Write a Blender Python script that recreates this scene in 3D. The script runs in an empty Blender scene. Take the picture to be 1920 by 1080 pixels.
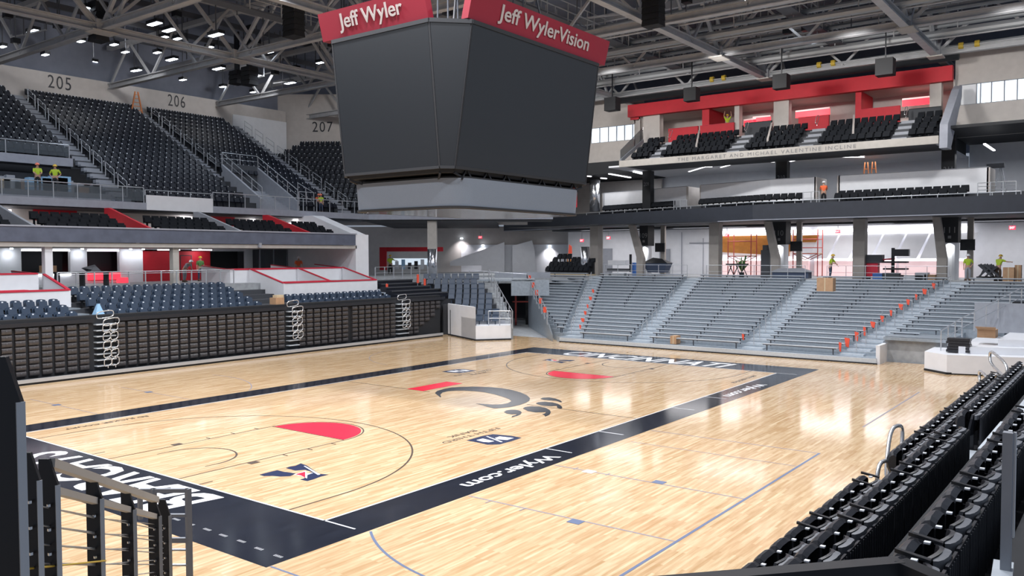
import bpy, math, random
from mathutils import Vector, Matrix
from mathutils.geometry import tessellate_polygon
random.seed(7)
SC = bpy.context.scene
COL = SC.collection

# ------------------------------------------------------------------ camera
CAM = Vector((-12.0875, -14.2449, 5.8236))
HEAD, PITCH, ROLL, FPX = 0.644103, -0.0387937, -0.00268316, 1572.81
ch, sh, cp, sp = math.cos(HEAD), math.sin(HEAD), math.cos(PITCH), math.sin(PITCH)
FWD = Vector((ch*cp, sh*cp, sp))
R0 = Vector((sh, -ch, 0)); U0 = R0.cross(FWD)
RT = math.cos(ROLL)*R0 + math.sin(ROLL)*U0
UP = -math.sin(ROLL)*R0 + math.cos(ROLL)*U0
cam = bpy.data.cameras.new('camera')
cam.sensor_width = 36; cam.lens = FPX*36/1920; cam.clip_start = 0.05; cam.clip_end = 400
co = bpy.data.objects.new('camera', cam); COL.objects.link(co)
M3 = Matrix((RT, UP, -FWD)).transposed()
co.matrix_world = Matrix.Translation(CAM) @ M3.to_4x4()
SC.camera = co

# ------------------------------------------------------------------ world, view
SC.view_settings.view_transform = 'Standard'
SC.view_settings.look = 'None'
SC.view_settings.gamma = 1
SC.view_settings.use_curve_mapping = False
SC.view_settings.exposure = 0.0
w = bpy.data.worlds.new('hall_air'); SC.world = w; w.use_nodes = True
w.node_tree.nodes['Background'].inputs[0].default_value = (0.62, 0.70, 0.85, 1)
w.node_tree.nodes['Background'].inputs[1].default_value = 0.38
SC.cycles.use_denoising = True
SC.cycles.max_bounces = 5
SC.cycles.diffuse_bounces = 3
SC.cycles.glossy_bounces = 3
SC.cycles.transmission_bounces = 4
SC.cycles.sample_clamp_indirect = 4.0

# ------------------------------------------------------------------ lamps of the hall and added fill lights
def area(name, loc, sx, sy, power, color=(1, 1, 1), direction=(0, 0, -1), spread=math.pi, parent=None):
    l = bpy.data.lights.new(name, 'AREA'); l.shape = 'RECTANGLE'; l.size = sx; l.size_y = sy
    l.energy = power; l.color = color; l.spread = spread
    o = bpy.data.objects.new(name, l); COL.objects.link(o); o.location = loc
    o.rotation_euler = Vector(direction).to_track_quat('-Z', 'Y').to_euler()
    return o
COURT_W = 1350
SHARE = {-4: 1.25, 6: 1.7, 16: 1.35, 26: .85, 36: .8}
for X in (-4, 6, 16, 26, 36):
    for Y in (-6, 4, 14, 24):
        if (X, Y) == (16, 4) or (X, Y) == (16, 14): continue
        area('sports_lamp', (X, Y, 20.6), 1.6, 0.8, COURT_W*SHARE[X]*(.72 if Y < 0 else .95), (0.97, 0.97, 1.0), (0.02, 0.02, -1), math.radians(155))
for X, Y in ((8, 40), (20, 40), (32, 40)):
    area('bowl_lamp', (X, Y, 20.6), 1.6, 0.8, 330, (0.8, 0.88, 1.0), (0, 0.25, -1), math.radians(150))
for X in (10, 22, 34):  # fill lights added to brighten the pale walls behind the upper bowl
    area('wall_fill_light', (X, 46.5, 21.6), 1.4, .6, 170, (0.98, 0.96, 0.95), (0, 1, -.28), math.radians(140))
area('wall_fill_light', (40, 42, 21.4), 1.4, .6, 260, (0.98, 0.96, 0.95), (.8, .6, -.28), math.radians(140))
for Y in (-8, 1, 10, 19, 28):  # added fill aimed at the upper end walls, not fixtures of the hall
    area('end_stand_fill_light', (43, Y, 19.2), 1.4, .6, 300, (1.0, 0.97, 0.94), (1, 0, -.40), math.radians(95))
for X in (13, 23):
    area('concourse_lamp', (X, 38.5, 6.2), 7, 1.2, 70, (0.93, 0.95, 1.0))
area('concourse_lamp', (33, 40, 8.5), 5, 2, 120, (0.95, 0.96, 1.0))
area('concourse_lamp', (51, 35, 8.3), 11, 10, 480, (0.97, 0.97, 1.0))
for Y in (27, 17, 5, -6):
    area('concourse_lamp', (58, Y, 8.3), 2.0, 7, 300, (1.0, 0.97, 0.98))
for Y in (24, 14, 4, -6):
    area('loge_lamp', (57.5, Y, 13.1), 2.0, 6, 170, (0.95, 0.96, 1.0))
for Y in (20, 10, 0):
    area('suite_lamp', (58.5, Y, 18.3), 1.2, 5, 60, (1.0, 0.9, 0.85))
for X in (12, 22, 31):
    area('suite_lamp', (X, 40.0, 8.8), 4, 0.6, 40, (1.0, 0.93, 0.9))

# ------------------------------------------------------------------ materials
def mat(name, col, rough=0.6, metal=0.0, var=0.0, scale=8.0, emit=None, estr=0.0, coat=0.0, bump=0.0, spec=0.5, alpha=1.0, stretch=(1, 1, 1)):
    m = bpy.data.materials.new(name); m.use_nodes = True
    nt = m.node_tree; b = nt.nodes['Principled BSDF']
    b.inputs['Base Color'].default_value = (*col, 1)
    b.inputs['Roughness'].default_value = rough
    b.inputs['Metallic'].default_value = metal
    b.inputs['Coat Weight'].default_value = coat
    b.inputs['Specular IOR Level'].default_value = spec
    if alpha < 1: b.inputs['Alpha'].default_value = alpha
    if emit:
        b.inputs['Emission Color'].default_value = (*emit, 1); b.inputs['Emission Strength'].default_value = estr
    if var > 0 or bump > 0:
        tc = nt.nodes.new('ShaderNodeTexCoord'); mp = nt.nodes.new('ShaderNodeMapping'); mp.inputs['Scale'].default_value = stretch
        no = nt.nodes.new('ShaderNodeTexNoise'); no.inputs['Scale'].default_value = scale; no.inputs['Detail'].default_value = 5
        nt.links.new(tc.outputs['Object'], mp.inputs[0]); nt.links.new(mp.outputs[0], no.inputs['Vector'])
        if var > 0:
            rp = nt.nodes.new('ShaderNodeValToRGB')
            rp.color_ramp.elements[0].position = 0.3; rp.color_ramp.elements[1].position = 0.7
            rp.color_ramp.elements[0].color = (*[max(0, c*(1-var)) for c in col], 1)
            rp.color_ramp.elements[1].color = (*[min(1, c*(1+var)) for c in col], 1)
            nt.links.new(no.outputs['Fac'], rp.inputs[0]); nt.links.new(rp.outputs[0], b.inputs['Base Color'])
        if bump > 0:
            bp = nt.nodes.new('ShaderNodeBump'); bp.inputs['Strength'].default_value = bump; bp.inputs['Distance'].default_value = 0.05
            nt.links.new(no.outputs['Fac'], bp.inputs['Height']); nt.links.new(bp.outputs[0], b.inputs['Normal'])
    return m

def wood_floor():
    m = bpy.data.materials.new('maple_boards'); m.use_nodes = True
    nt = m.node_tree; b = nt.nodes['Principled BSDF']; N = nt.nodes.new; L = nt.links.new
    tc = N('ShaderNodeTexCoord')
    br = N('ShaderNodeTexBrick'); br.inputs['Scale'].default_value = 1.0
    br.inputs['Brick Width'].default_value = 1.3; br.inputs['Row Height'].default_value = 0.075
    br.inputs['Mortar Size'].default_value = 0.0008; br.inputs['Bias'].default_value = 0.0
    br.inputs['Color1'].default_value = (0.62, 0.43, 0.245, 1); br.inputs['Color2'].default_value = (0.80, 0.63, 0.415, 1)
    br.inputs['Mortar'].default_value = (0.50, 0.36, 0.22, 1); br.offset = 0.37
    L(tc.outputs['Object'], br.inputs['Vector'])
    mp = N('ShaderNodeMapping'); mp.inputs['Scale'].default_value = (0.9, 9.0, 1)
    L(tc.outputs['Object'], mp.inputs[0])
    no = N('ShaderNodeTexNoise'); no.inputs['Scale'].default_value = 1.3; no.inputs['Detail'].default_value = 6
    L(mp.outputs[0], no.inputs['Vector'])
    rp = N('ShaderNodeValToRGB'); rp.color_ramp.elements[0].position = 0.32; rp.color_ramp.elements[1].position = 0.66
    rp.color_ramp.elements[0].color = (0.74, 0.62, 0.50, 1); rp.color_ramp.elements[1].color = (1, 1, 1, 1)
    L(no.outputs['Fac'], rp.inputs[0])
    mx = N('ShaderNodeMix'); mx.data_type = 'RGBA'; mx.blend_type = 'MULTIPLY'; mx.inputs[0].default_value = 0.75
    L(br.outputs['Color'], mx.inputs[6]); L(rp.outputs[0], mx.inputs[7])
    no2 = N('ShaderNodeTexNoise'); no2.inputs['Scale'].default_value = 0.25; no2.inputs['Detail'].default_value = 3
    L(tc.outputs['Object'], no2.inputs['Vector'])
    rp2 = N('ShaderNodeValToRGB'); rp2.color_ramp.elements[0].color = (0.88, 0.88, 0.88, 1); rp2.color_ramp.elements[1].color = (1, 1, 1, 1)
    L(no2.outputs['Fac'], rp2.inputs[0])
    mx2 = N('ShaderNodeMix'); mx2.data_type = 'RGBA'; mx2.blend_type = 'MULTIPLY'; mx2.inputs[0].default_value = 1
    L(mx.outputs[2], mx2.inputs[6]); L(rp2.outputs[0], mx2.inputs[7])
    L(mx2.outputs[2], b.inputs['Base Color'])
    b.inputs['Roughness'].default_value = 0.10; b.inputs['Specular IOR Level'].default_value = 0.55
    bp = N('ShaderNodeBump'); bp.inputs['Strength'].default_value = 0.015; bp.inputs['Distance'].default_value = 0.02
    L(no.outputs['Fac'], bp.inputs['Height']); L(bp.outputs[0], b.inputs['Normal'])
    return m

MT = dict(
 wood=wood_floor(),
 court_black=mat('court_black_paint', (0.015, 0.018, 0.028), 0.12, var=0.15, scale=1, stretch=(1, 4, 1)),
 court_white=mat('court_white_paint', (0.85, 0.87, 0.90), 0.2),
 court_red=mat('court_red_paint', (0.78, 0.025, 0.06), 0.2),
 court_line=mat('court_thin_line', (0.10, 0.075, 0.06), 0.25),
 court_blue=mat('court_blue_line', (0.15, 0.19, 0.30), 0.25),
 court_grey=mat('court_grey_line', (0.33, 0.30, 0.33), 0.25),
 court_navy=mat('court_navy_ink', (0.02, 0.03, 0.08), 0.2),
 concrete=mat('grey_concrete', (0.33, 0.35, 0.37), 0.8, var=0.15, scale=3),
 dark_concrete=mat('dark_concrete', (0.12, 0.125, 0.14), 0.8, var=0.2, scale=3),
 alu=mat('brushed_aluminium_deck', (0.33, 0.38, 0.43), 0.42, metal=0.35, var=0.12, scale=6),
 bench=mat('bench_aluminium', (0.58, 0.64, 0.70), 0.38, metal=0.3, var=0.06, scale=10),
 bracket=mat('dark_bracket_steel', (0.10, 0.11, 0.13), 0.5, metal=0.6),
 galv=mat('galvanised_rail', (0.55, 0.58, 0.62), 0.35, metal=0.6),
 chrome=mat('polished_steel_tube', (0.72, 0.74, 0.77), 0.25, metal=0.8),
 white=mat('white_painted_wall', (0.74, 0.76, 0.80), 0.75, var=0.03, scale=2),
 whitecool=mat('white_gloss_panel', (0.78, 0.80, 0.84), 0.45, var=0.03, scale=2),
 cream=mat('warm_grey_wall', (0.52, 0.49, 0.47), 0.8, var=0.05, scale=2),
 beige=mat('beige_beam', (0.45, 0.43, 0.40), 0.7, var=0.06, scale=3),
 column=mat('putty_column_paint', (0.30, 0.28, 0.26), 0.7, var=0.05, scale=3),
 grey=mat('mid_grey_paint', (0.30, 0.32, 0.36), 0.7, var=0.06, scale=3),
 slab=mat('grey_slab_edge', (0.33, 0.35, 0.41), 0.7, var=0.06, scale=3),
 fascia=mat('charcoal_fascia', (0.032, 0.038, 0.052), 0.6, var=0.08, scale=2),
 cloth=mat('slate_fascia_cloth', (0.095, 0.11, 0.155), 0.75, var=0.15, scale=1.5, bump=0.8),
 dark=mat('near_black_paint', (0.012, 0.014, 0.018), 0.7),
 darkgrey=mat('dark_grey_paint', (0.05, 0.055, 0.065), 0.7),
 black_metal=mat('black_powder_coat', (0.02, 0.022, 0.027), 0.4, metal=0.3),
 red=mat('red_paint', (0.52, 0.008, 0.022), 0.6, var=0.06, scale=2),
 redcap=mat('red_cap_board', (0.55, 0.02, 0.05), 0.6),
 redsign=mat('red_sign_face', (0.22, 0.010, 0.024), 0.5),
 seatblack=mat('black_seat_vinyl', (0.018, 0.020, 0.026), 0.35, var=0.2, scale=20),
 seatedge=mat('grey_seat_edge', (0.16, 0.17, 0.19), 0.5),
 seatnavy=mat('navy_seat_plastic', (0.030, 0.050, 0.085), 0.38),
 seatfold=mat('charcoal_folded_vinyl', (0.050, 0.047, 0.050), 0.36, var=0.2, scale=12),
 seatdark=mat('dark_upper_seat_plastic', (0.011, 0.014, 0.023), 0.5, spec=0.35),
 seatink=mat('ink_black_seat_plastic', (0.006, 0.008, 0.012), 0.7, spec=0.2),
 plate=mat('seat_number_plate', (0.80, 0.84, 0.90), 0.4),
 screen=mat('switched_off_led_screen', (0.005, 0.007, 0.010), 0.36, var=0.12, scale=40, spec=1.0),
 ringscreen=mat('grey_led_ring', (0.16, 0.19, 0.235), 0.45, var=0.05, scale=40),
 mirror=mat('dark_glossy_underside', (0.5, 0.5, 0.5), 0.12, metal=0.9),
 letter=mat('sign_letter_white', (0.42, 0.38, 0.37), 0.5),
 letterdark=mat('dark_letter', (0.02, 0.022, 0.03), 0.5),
 lettergrey=mat('grey_letter', (0.20, 0.20, 0.21), 0.5),
 steel=mat('grey_roof_steel', (0.44, 0.45, 0.47), 0.6, metal=0.1, var=0.08, scale=2),
 steel_dark=mat('dark_roof_steel', (0.10, 0.11, 0.13), 0.6, metal=0.1),
 duct=mat('roof_pipe_grey', (0.34, 0.36, 0.38), 0.5, metal=0.3),
 deck=mat('roof_deck_blue_grey', (0.19, 0.21, 0.27), 0.8, var=0.1, scale=1),
 speaker=mat('black_speaker_cloth', (0.012, 0.013, 0.016), 0.7),
 lamp=mat('lit_lamp_lens', (1, 1, 1), 0.4, emit=(0.82, 0.90, 1.0), estr=9),
 strip=mat('lit_light_strip', (1, 1, 1), 0.4, emit=(0.97, 0.96, 1.0), estr=3.2),
 cove=mat('lit_cove_light', (1, 1, 1), 0.4, emit=(0.98, 0.95, 1.0), estr=3.6),
 redglow=mat('red_lit_strip', (1, 0.1, 0.1), 0.4, emit=(1.0, 0.03, 0.06), estr=1.6),
 pinkglow=mat('pink_white_lit_counter', (1, 0.8, 0.8), 0.5, emit=(1.0, 0.62, 0.62), estr=0.35),
 winlit=mat('lit_window_glass', (0.9, 0.95, 1.0), 0.2, emit=(0.75, 0.88, 1.0), estr=0.75),
 exitred=mat('lit_exit_sign', (0.8, 0.02, 0.05), 0.5, emit=(1.0, 0.02, 0.08), estr=0.8),
 exitletter=mat('exit_letter', (1, 0.8, 0.8), 0.5, emit=(1.0, 0.7, 0.7), estr=1.0),
 insul=mat('orange_membrane', (0.50, 0.20, 0.035), 0.7, var=0.15, scale=2),
 scaff=mat('red_scaffold_tube', (0.42, 0.06, 0.05), 0.5),
 card=mat('cardboard', (0.42, 0.26, 0.15), 0.8, var=0.08, scale=5),
 bluep=mat('blue_plastic', (0.05, 0.16, 0.48), 0.5),
 bluebox=mat('pale_blue_wrap', (0.30, 0.52, 0.75), 0.5),
 orange=mat('orange_tape', (0.85, 0.10, 0.05), 0.6),
 yellow=mat('hi_vis_yellow', (0.45, 0.62, 0.04), 0.7),
 orangevest=mat('hi_vis_orange', (0.90, 0.16, 0.05), 0.7),
 jean=mat('denim', (0.05, 0.07, 0.12), 0.8),
 skin=mat('skin', (0.50, 0.30, 0.22), 0.6),
 hatwhite=mat('white_hard_hat', (0.8, 0.8, 0.82), 0.4),
 hatyellow=mat('yellow_hard_hat', (0.75, 0.5, 0.05), 0.4),
 hatred=mat('orange_hard_hat', (0.8, 0.2, 0.12), 0.4),
 boot=mat('brown_boot', (0.08, 0.05, 0.03), 0.7),
 ladder=mat('orange_fibreglass', (0.75, 0.25, 0.08), 0.6),
 plank=mat('pale_plywood', (0.55, 0.45, 0.30), 0.7, var=0.1, scale=6),
 glass=mat('dim_glass', (0.10, 0.12, 0.14), 0.08, alpha=0.55),
 green=mat('plant_leaf', (0.08, 0.20, 0.05), 0.6),
 foil=mat('shiny_duct_sleeve', (0.6, 0.62, 0.66), 0.2, metal=0.9),
 yellowpipe=mat('yellow_cable', (0.6, 0.42, 0.05), 0.6),
)

# ------------------------------------------------------------------ mesh builder
def V(*a): return Vector(a)
class MB:
    def __init__(s): s.v = []; s.f = []; s.m = []; s.mats = []; s.smooth = False
    def mi(s, m):
        if m not in s.mats: s.mats.append(m)
        return s.mats.index(m)
    def add(s, vs, fs, m):
        k = len(s.v); s.v += [tuple(p) for p in vs]; i = s.mi(m)
        for f in fs: s.f.append(tuple(k+j for j in f)); s.m.append(i)
        return s
    def hexa(s, p, m):   # 8 corners: bottom 4 ccw, top 4 ccw
        return s.add(p, [(3, 2, 1, 0), (4, 5, 6, 7), (0, 1, 5, 4), (1, 2, 6, 5), (2, 3, 7, 6), (3, 0, 4, 7)], m)
    def box(s, x0, x1, y0, y1, z0, z1, m):
        if x0 > x1: x0, x1 = x1, x0
        if y0 > y1: y0, y1 = y1, y0
        if z0 > z1: z0, z1 = z1, z0
        return s.hexa([(x0, y0, z0), (x1, y0, z0), (x1, y1, z0), (x0, y1, z0), (x0, y0, z1), (x1, y0, z1), (x1, y1, z1), (x0, y1, z1)], m)
    def beam(s, a, b, w, h, m, up=(0, 0, 1)):   # box beam from a to b, w sideways, h along up
        a, b = Vector(a), Vector(b); d = (b-a)
        if d.length < 1e-6: return s
        d.normalize(); u = Vector(up)
        if abs(d.dot(u)) > .98: u = Vector((1, 0, 0))
        r = d.cross(u).normalized(); u = r.cross(d)
        r *= w/2; u *= h/2
        return s.hexa([a-r-u, a+r-u, b+r-u, b-r-u, a-r+u, a+r+u, b+r+u, b-r+u], m)
    def tube(s, pts, r, m, n=6, caps=True):
        pts = [Vector(p) for p in pts]; k = len(s.v); ring = []
        prev = None
        for i, p in enumerate(pts):
            d = (pts[min(i+1, len(pts)-1)]-pts[max(i-1, 0)]).normalized()
            if prev is None:
                u = Vector((0, 0, 1)) if abs(d.z) < .9 else Vector((1, 0, 0))
                a = d.cross(u).normalized()
            else:
                a = (prev - d*prev.dot(d)).normalized()
            prev = a; b = d.cross(a)
            for j in range(n):
                t = 2*math.pi*j/n; s.v.append(tuple(p + r*(math.cos(t)*a+math.sin(t)*b)))
        i = s.mi(m)
        for q in range(len(pts)-1):
            for j in range(n):
                s.f.append((k+q*n+j, k+q*n+(j+1) % n, k+(q+1)*n+(j+1) % n, k+(q+1)*n+j)); s.m.append(i)
        if caps:
            s.f.append(tuple(k+j for j in range(n))[::-1]); s.m.append(i)
            e = k+(len(pts)-1)*n; s.f.append(tuple(e+j for j in range(n))); s.m.append(i)
        return s
    def cyl(s, x, y, z0, z1, r, m, n=14, r2=None):
        r2 = r if r2 is None else r2
        vs = [(x+r*math.cos(2*math.pi*j/n), y+r*math.sin(2*math.pi*j/n), z0) for j in range(n)]
        vs += [(x+r2*math.cos(2*math.pi*j/n), y+r2*math.sin(2*math.pi*j/n), z1) for j in range(n)]
        fs = [(j, (j+1) % n, n+(j+1) % n, n+j) for j in range(n)]+[tuple(range(n))[::-1], tuple(range(n, 2*n))]
        return s.add(vs, fs, m)
    def quad(s, a, b, c, d, m): return s.add([a, b, c, d], [(0, 1, 2, 3)], m)
    def prism(s, poly, off, m):   # extrude a planar polygon by the vector off
        poly = [Vector(p) for p in poly]; off = Vector(off); n = len(poly)
        tris = tessellate_polygon([poly])
        nrm = Vector((0, 0, 0))
        for i in range(n): nrm += poly[i].cross(poly[(i+1) % n])
        if nrm.dot(off) > 0: A, B = [tuple(reversed(t)) for t in tris], None
        vs = poly + [p+off for p in poly]
        fs = [tuple(t) for t in tris]+[tuple(n+i for i in t) for t in tris]
        fs += [(i, (i+1) % n, n+(i+1) % n, n+i) for i in range(n)]
        return s.add(vs, fs, m)
    def flat(s, poly, m):
        poly = [Vector(p) for p in poly]
        nrm = Vector((0, 0, 0))
        for i in range(len(poly)): nrm += poly[i].cross(poly[(i+1) % len(poly)])
        if nrm.z < 0: poly.reverse()
        fs = []
        for t in tessellate_polygon([poly]):
            a, b, c = [poly[i] for i in t]
            fs.append(tuple(t) if (b-a).cross(c-a).z >= 0 else tuple(reversed(t)))
        return s.add(poly, fs, m)
    def build(s, name, parent=None, origin=None, smooth=False):
        me = bpy.data.meshes.new(name)
        if origin is None:
            if parent is not None: origin = tuple(WL.get(parent.name, parent.location))
            else:
                xs = [p[0] for p in s.v]; ys = [p[1] for p in s.v]; zs = [p[2] for p in s.v]
                origin = ((min(xs)+max(xs))/2, (min(ys)+max(ys))/2, min(zs))
        ox, oy, oz = origin
        me.from_pydata([(a-ox, b-oy, c-oz) for a, b, c in s.v], [], s.f)
        for m in s.mats: me.materials.append(MT[m])
        me.polygons.foreach_set('material_index', s.m)
        if smooth: me.polygons.foreach_set('use_smooth', [True]*len(s.f))
        me.update()
        o = bpy.data.objects.new(name, me); COL.objects.link(o)
        if parent is not None:
            o.parent = parent; base = WL.get(parent.name, parent.location)
            o.location = Vector(origin)-Vector(base)
        else: o.location = origin
        WL[o.name] = Vector(origin)
        return o
WL = {}
def tag(o, label=None, cat=None, group=None, kind=None):
    if label: o['label'] = label
    if cat: o['category'] = cat
    if group: o['group'] = group
    if kind: o['kind'] = kind
    return o
def thing(name, label, cat, loc=(0, 0, 0), group=None):
    o = bpy.data.objects.new(name, None); COL.objects.link(o); o.location = loc; o.empty_display_size = .2
    WL[o.name] = Vector(loc)
    return tag(o, label, cat, group)
def struct(mb, name, label=None): return tag(mb.build(name), label, None, None, 'structure')
def kids(o): return CH.get(o.name, [])
CH = {}
def template(parts):   # list of (name, MB in local coordinates)
    return [(n, m.build(n, origin=(0, 0, 0)), ) for n, m in parts]
TPL_USED = {}
def place(tpl, name, loc, rz, label, cat, group, single=False, scale=None):
    """copy a template (list of part meshes) as one thing"""
    if single:
        src = tpl[0][1]
        if TPL_USED.get(src.name): o = src.copy(); COL.objects.link(o); o.name = name
        else: o = src; TPL_USED[src.name] = True; o.name = name; TPL_USED[o.name] = True; tpl[0] = (tpl[0][0], o)
        o.location = loc; o.rotation_euler = (0, 0, rz)
        return tag(o, label, cat, group)
    e = bpy.data.objects.new(name, None); COL.objects.link(e); e.location = loc; e.rotation_euler = (0, 0, rz); e.empty_display_size = .2
    tag(e, label, cat, group)
    for i, (n, src) in enumerate(tpl):
        key = id(tpl), i
        if TPL_USED.get(key): o = src.copy(); COL.objects.link(o)
        else: o = src; TPL_USED[key] = True
        o.parent = e; o.location = (0, 0, 0)
    return e
ORD = 'first second third fourth fifth sixth seventh eighth ninth tenth eleventh twelfth thirteenth fourteenth fifteenth sixteenth seventeenth eighteenth nineteenth twentieth'.split()
def nth(n):
    if n <= 20: return ORD[n-1]
    t = {2: 'twenty', 3: 'thirty', 4: 'forty'}[n//10]
    return t+'-'+ORD[n % 10-1] if n % 10 else {3: 'thirtieth', 4: 'fortieth'}[n//10]

# ------------------------------------------------------------------ lettering
_TX = {}
def text_mesh(s, bold=0.0, shear=0.0, spacing=1.0, extrude=0.0):
    k = (s, bold, shear, spacing, extrude)
    if k in _TX: return _TX[k]
    c = bpy.data.curves.new('lettering', 'FONT'); c.body = s; c.offset = bold; c.shear = shear; c.space_character = spacing
    c.extrude = extrude; c.resolution_u = 3
    o = bpy.data.objects.new('lettering', c); COL.objects.link(o)
    dg = bpy.context.evaluated_depsgraph_get(); dg.update()
    me = o.evaluated_get(dg).to_mesh()
    vs = [tuple(v.co) for v in me.vertices]; fs = [tuple(p.vertices) for p in me.polygons]
    o.evaluated_get(dg).to_mesh_clear(); bpy.data.objects.remove(o); bpy.data.curves.remove(c)
    x0 = min(v[0] for v in vs); x1 = max(v[0] for v in vs); y0 = min(v[1] for v in vs); y1 = max(v[1] for v in vs)
    _TX[k] = (vs, fs, x0, x1, y0, y1)
    return _TX[k]
def letter(mb, s, org, right, up, width, height, m, bold=0.0, shear=0.0, spacing=1.0, extrude=0.0, taper=0.0):
    """write s in the box org .. org+right*width .. +up*height"""
    vs, fs, x0, x1, y0, y1 = text_mesh(s, bold, shear, spacing, extrude)
    org, right, up = Vector(org), Vector(right).normalized(), Vector(up).normalized(); n = right.cross(up)
    out = [org+right*((v[0]-x0)/(x1-x0)*width)+up*((v[1]-y0)/(y1-y0)*height)+n*(v[2]+extrude) for v in vs]
    mb.add(out, fs, m)

# ------------------------------------------------------------------ directions used for the splayed corner of the bowl
DO = Vector((-12.09, -14.24, 0)); DD = Vector((0.8, 0.6, 0)); DS = Vector((0.6, -0.8, 0))
def D(d, s, z=0): p = DO+DD*d+DS*s; return Vector((p.x, p.y, z))
def ray(u, v): return RT*((u-960)/FPX)+UP*(-(v-540)/FPX)+FWD
def onz(u, v, z=0.0): d = ray(u, v); return CAM+d*((z-CAM.z)/d.z)
def onx(u, v, x): d = ray(u, v); return CAM+d*((x-CAM.x)/d.x)
def ony(u, v, y): d = ray(u, v); return CAM+d*((y-CAM.y)/d.y)

# ================================================================== FLOOR with its painted court
FT = 0.3048; CX, CY = 47*FT, 25*FT; LX, LY = 94*FT, 50*FT
fl = MB()
fl.box(-22, 36.5, -14, 27.4, -0.12, 0, 'wood')
Z1, Z2, Z3 = 0.003, 0.006, 0.009
def rect(x0, x1, y0, y1, m, z): fl.add([(x0, y0, z), (x1, y0, z), (x1, y1, z), (x0, y1, z)], [(0, 1, 2, 3)], m)
def both(fn):   # the painted court repeats turned half round
    fn(lambda x, y: (x, y)); fn(lambda x, y: (LX-x, LY-y))
def prect(T, x0, x1, y0, y1, m, z):
    a, b = T(x0, y0), T(x1, y1); rect(min(a[0], b[0]), max(a[0], b[0]), min(a[1], b[1]), max(a[1], b[1]), m, z)
def arc(T, cx, cy, r, a0, a1, wd, m, z, n=40):
    for i in range(n):
        p = []
        for (t, rr) in ((i, r-wd/2), (i, r+wd/2), (i+1, r+wd/2), (i+1, r-wd/2)):
            a = a0+(a1-a0)*t/n; p.append((*T(cx+rr*math.cos(a), cy+rr*math.sin(a)), z))
        fl.flat(p, m)
BX, BY = 2.48, 1.26
rect(-BX, 0, -BY, LY+BY, 'court_black', Z1); rect(LX, LX+BX, -BY, LY+BY, 'court_black', Z1)
rect(0, LX, -BY, 0, 'court_black', Z1); rect(0, LX, LY, LY+BY, 'court_black', Z1)
rect(0, LX, 0, .05, 'court_white', Z2); rect(0, LX, LY-.05, LY, 'court_white', Z2)
rect(0, .05, -.95, LY, 'court_white', Z2); rect(LX-.05, LX, -.95, LY+.0, 'court_white', Z2)
for x in (8.55, 11.63, 17.0, 20.05): rect(x, x+.05, -.92, 0, 'court_white', Z2)
rect(CX-.027, CX+.027, 0, CY-2.75, 'court_line', Z1); rect(CX-.027, CX+.027, CY+2.4, LY, 'court_line', Z1)
def half(T):
    lw = .048
    prect(T, .05, 19*FT, 19*FT, 19*FT+lw, 'court_line', Z1); prect(T, .05, 19*FT, 31*FT-lw, 31*FT, 'court_line', Z1)
    prect(T, 19*FT-lw, 19*FT, 19*FT, 31*FT, 'court_line', Z1)
    c = T(19*FT, CY); pts = []
    for i in range(33):
        a = -math.pi/2+math.pi*i/32; pts.append((*T(19*FT+1.74*math.cos(a), CY+1.74*math.sin(a)), Z1))
    fl.flat(pts, 'court_red')
    arc(T, 19*FT, CY, 1.815, -math.pi/2, math.pi/2, lw, 'court_line', Z1)
    r3 = 20.75*FT; x3 = 5.25*FT
    arc(T, x3, CY, r3, -math.pi/2, math.pi/2, .055, 'court_line', Z1, 64)
    prect(T, .05, x3, CY-r3-.026, CY-r3+.026, 'court_line', Z1); prect(T, .05, x3, CY+r3-.026, CY+r3+.026, 'court_line', Z1)
    arc(T, x3, CY, 4*FT, -math.pi/2, math.pi/2, .06, 'court_line', Z1)
    prect(T, 4*FT, x3, CY-4*FT-.02, CY-4*FT+.02, 'court_line', Z1); prect(T, 4*FT, x3, CY+4*FT-.02, CY+4*FT+.02, 'court_line', Z1)
    for sgn in (-1, 1):
        yb = CY+sgn*6*FT; out = sgn*.22
        prect(T, 7*FT, 8*FT, min(yb, yb+out), max(yb, yb+out), 'court_line', Z2)
        for xx in (11*FT, 14*FT, 17*FT): prect(T, xx, xx+.05, min(yb, yb+out), max(yb, yb+out), 'court_line', Z2)
        prect(T, .05, .45, yb+sgn*3*FT*1-.02, yb+sgn*3*FT*1+.02, 'court_line', Z2)
both(half)
# lettering on the border strips, reading outwards from the middle of the court
letter(fl, 'BEARCATS', (-.22, 3.35, Z2), (0, 1, 0), (-1, 0, 0), 8.6, 1.8, 'court_white', bold=.02, shear=.25)
letter(fl, 'CINCINNATI', (LX+.22, LY-2.2, Z2), (0, -1, 0), (1, 0, 0), 10.2, 1.8, 'court_white', bold=.02, shear=.25)
letter(fl, 'Wyler.com', (7.98, -.33, Z2), (-1, 0, 0), (0, -1, 0), 4.0, .62, 'court_white', bold=.02)
letter(fl, 'Wyler.com', (24.7, -.33, Z2), (-1, 0, 0), (0, -1, 0), 4.0, .62, 'court_white', bold=.02)
letter(fl, 'ED JUCKER COURT', (4.25, 14.83, Z2), (-1, 0, 0), (0, -1, 0), 2.95, .26, 'court_line', bold=.02)
letter(fl, 'ED JUCKER COURT', (24.3, .38, Z2), (1, 0, 0), (0, 1, 0), 2.85, .26, 'court_line', bold=.02)
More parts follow.
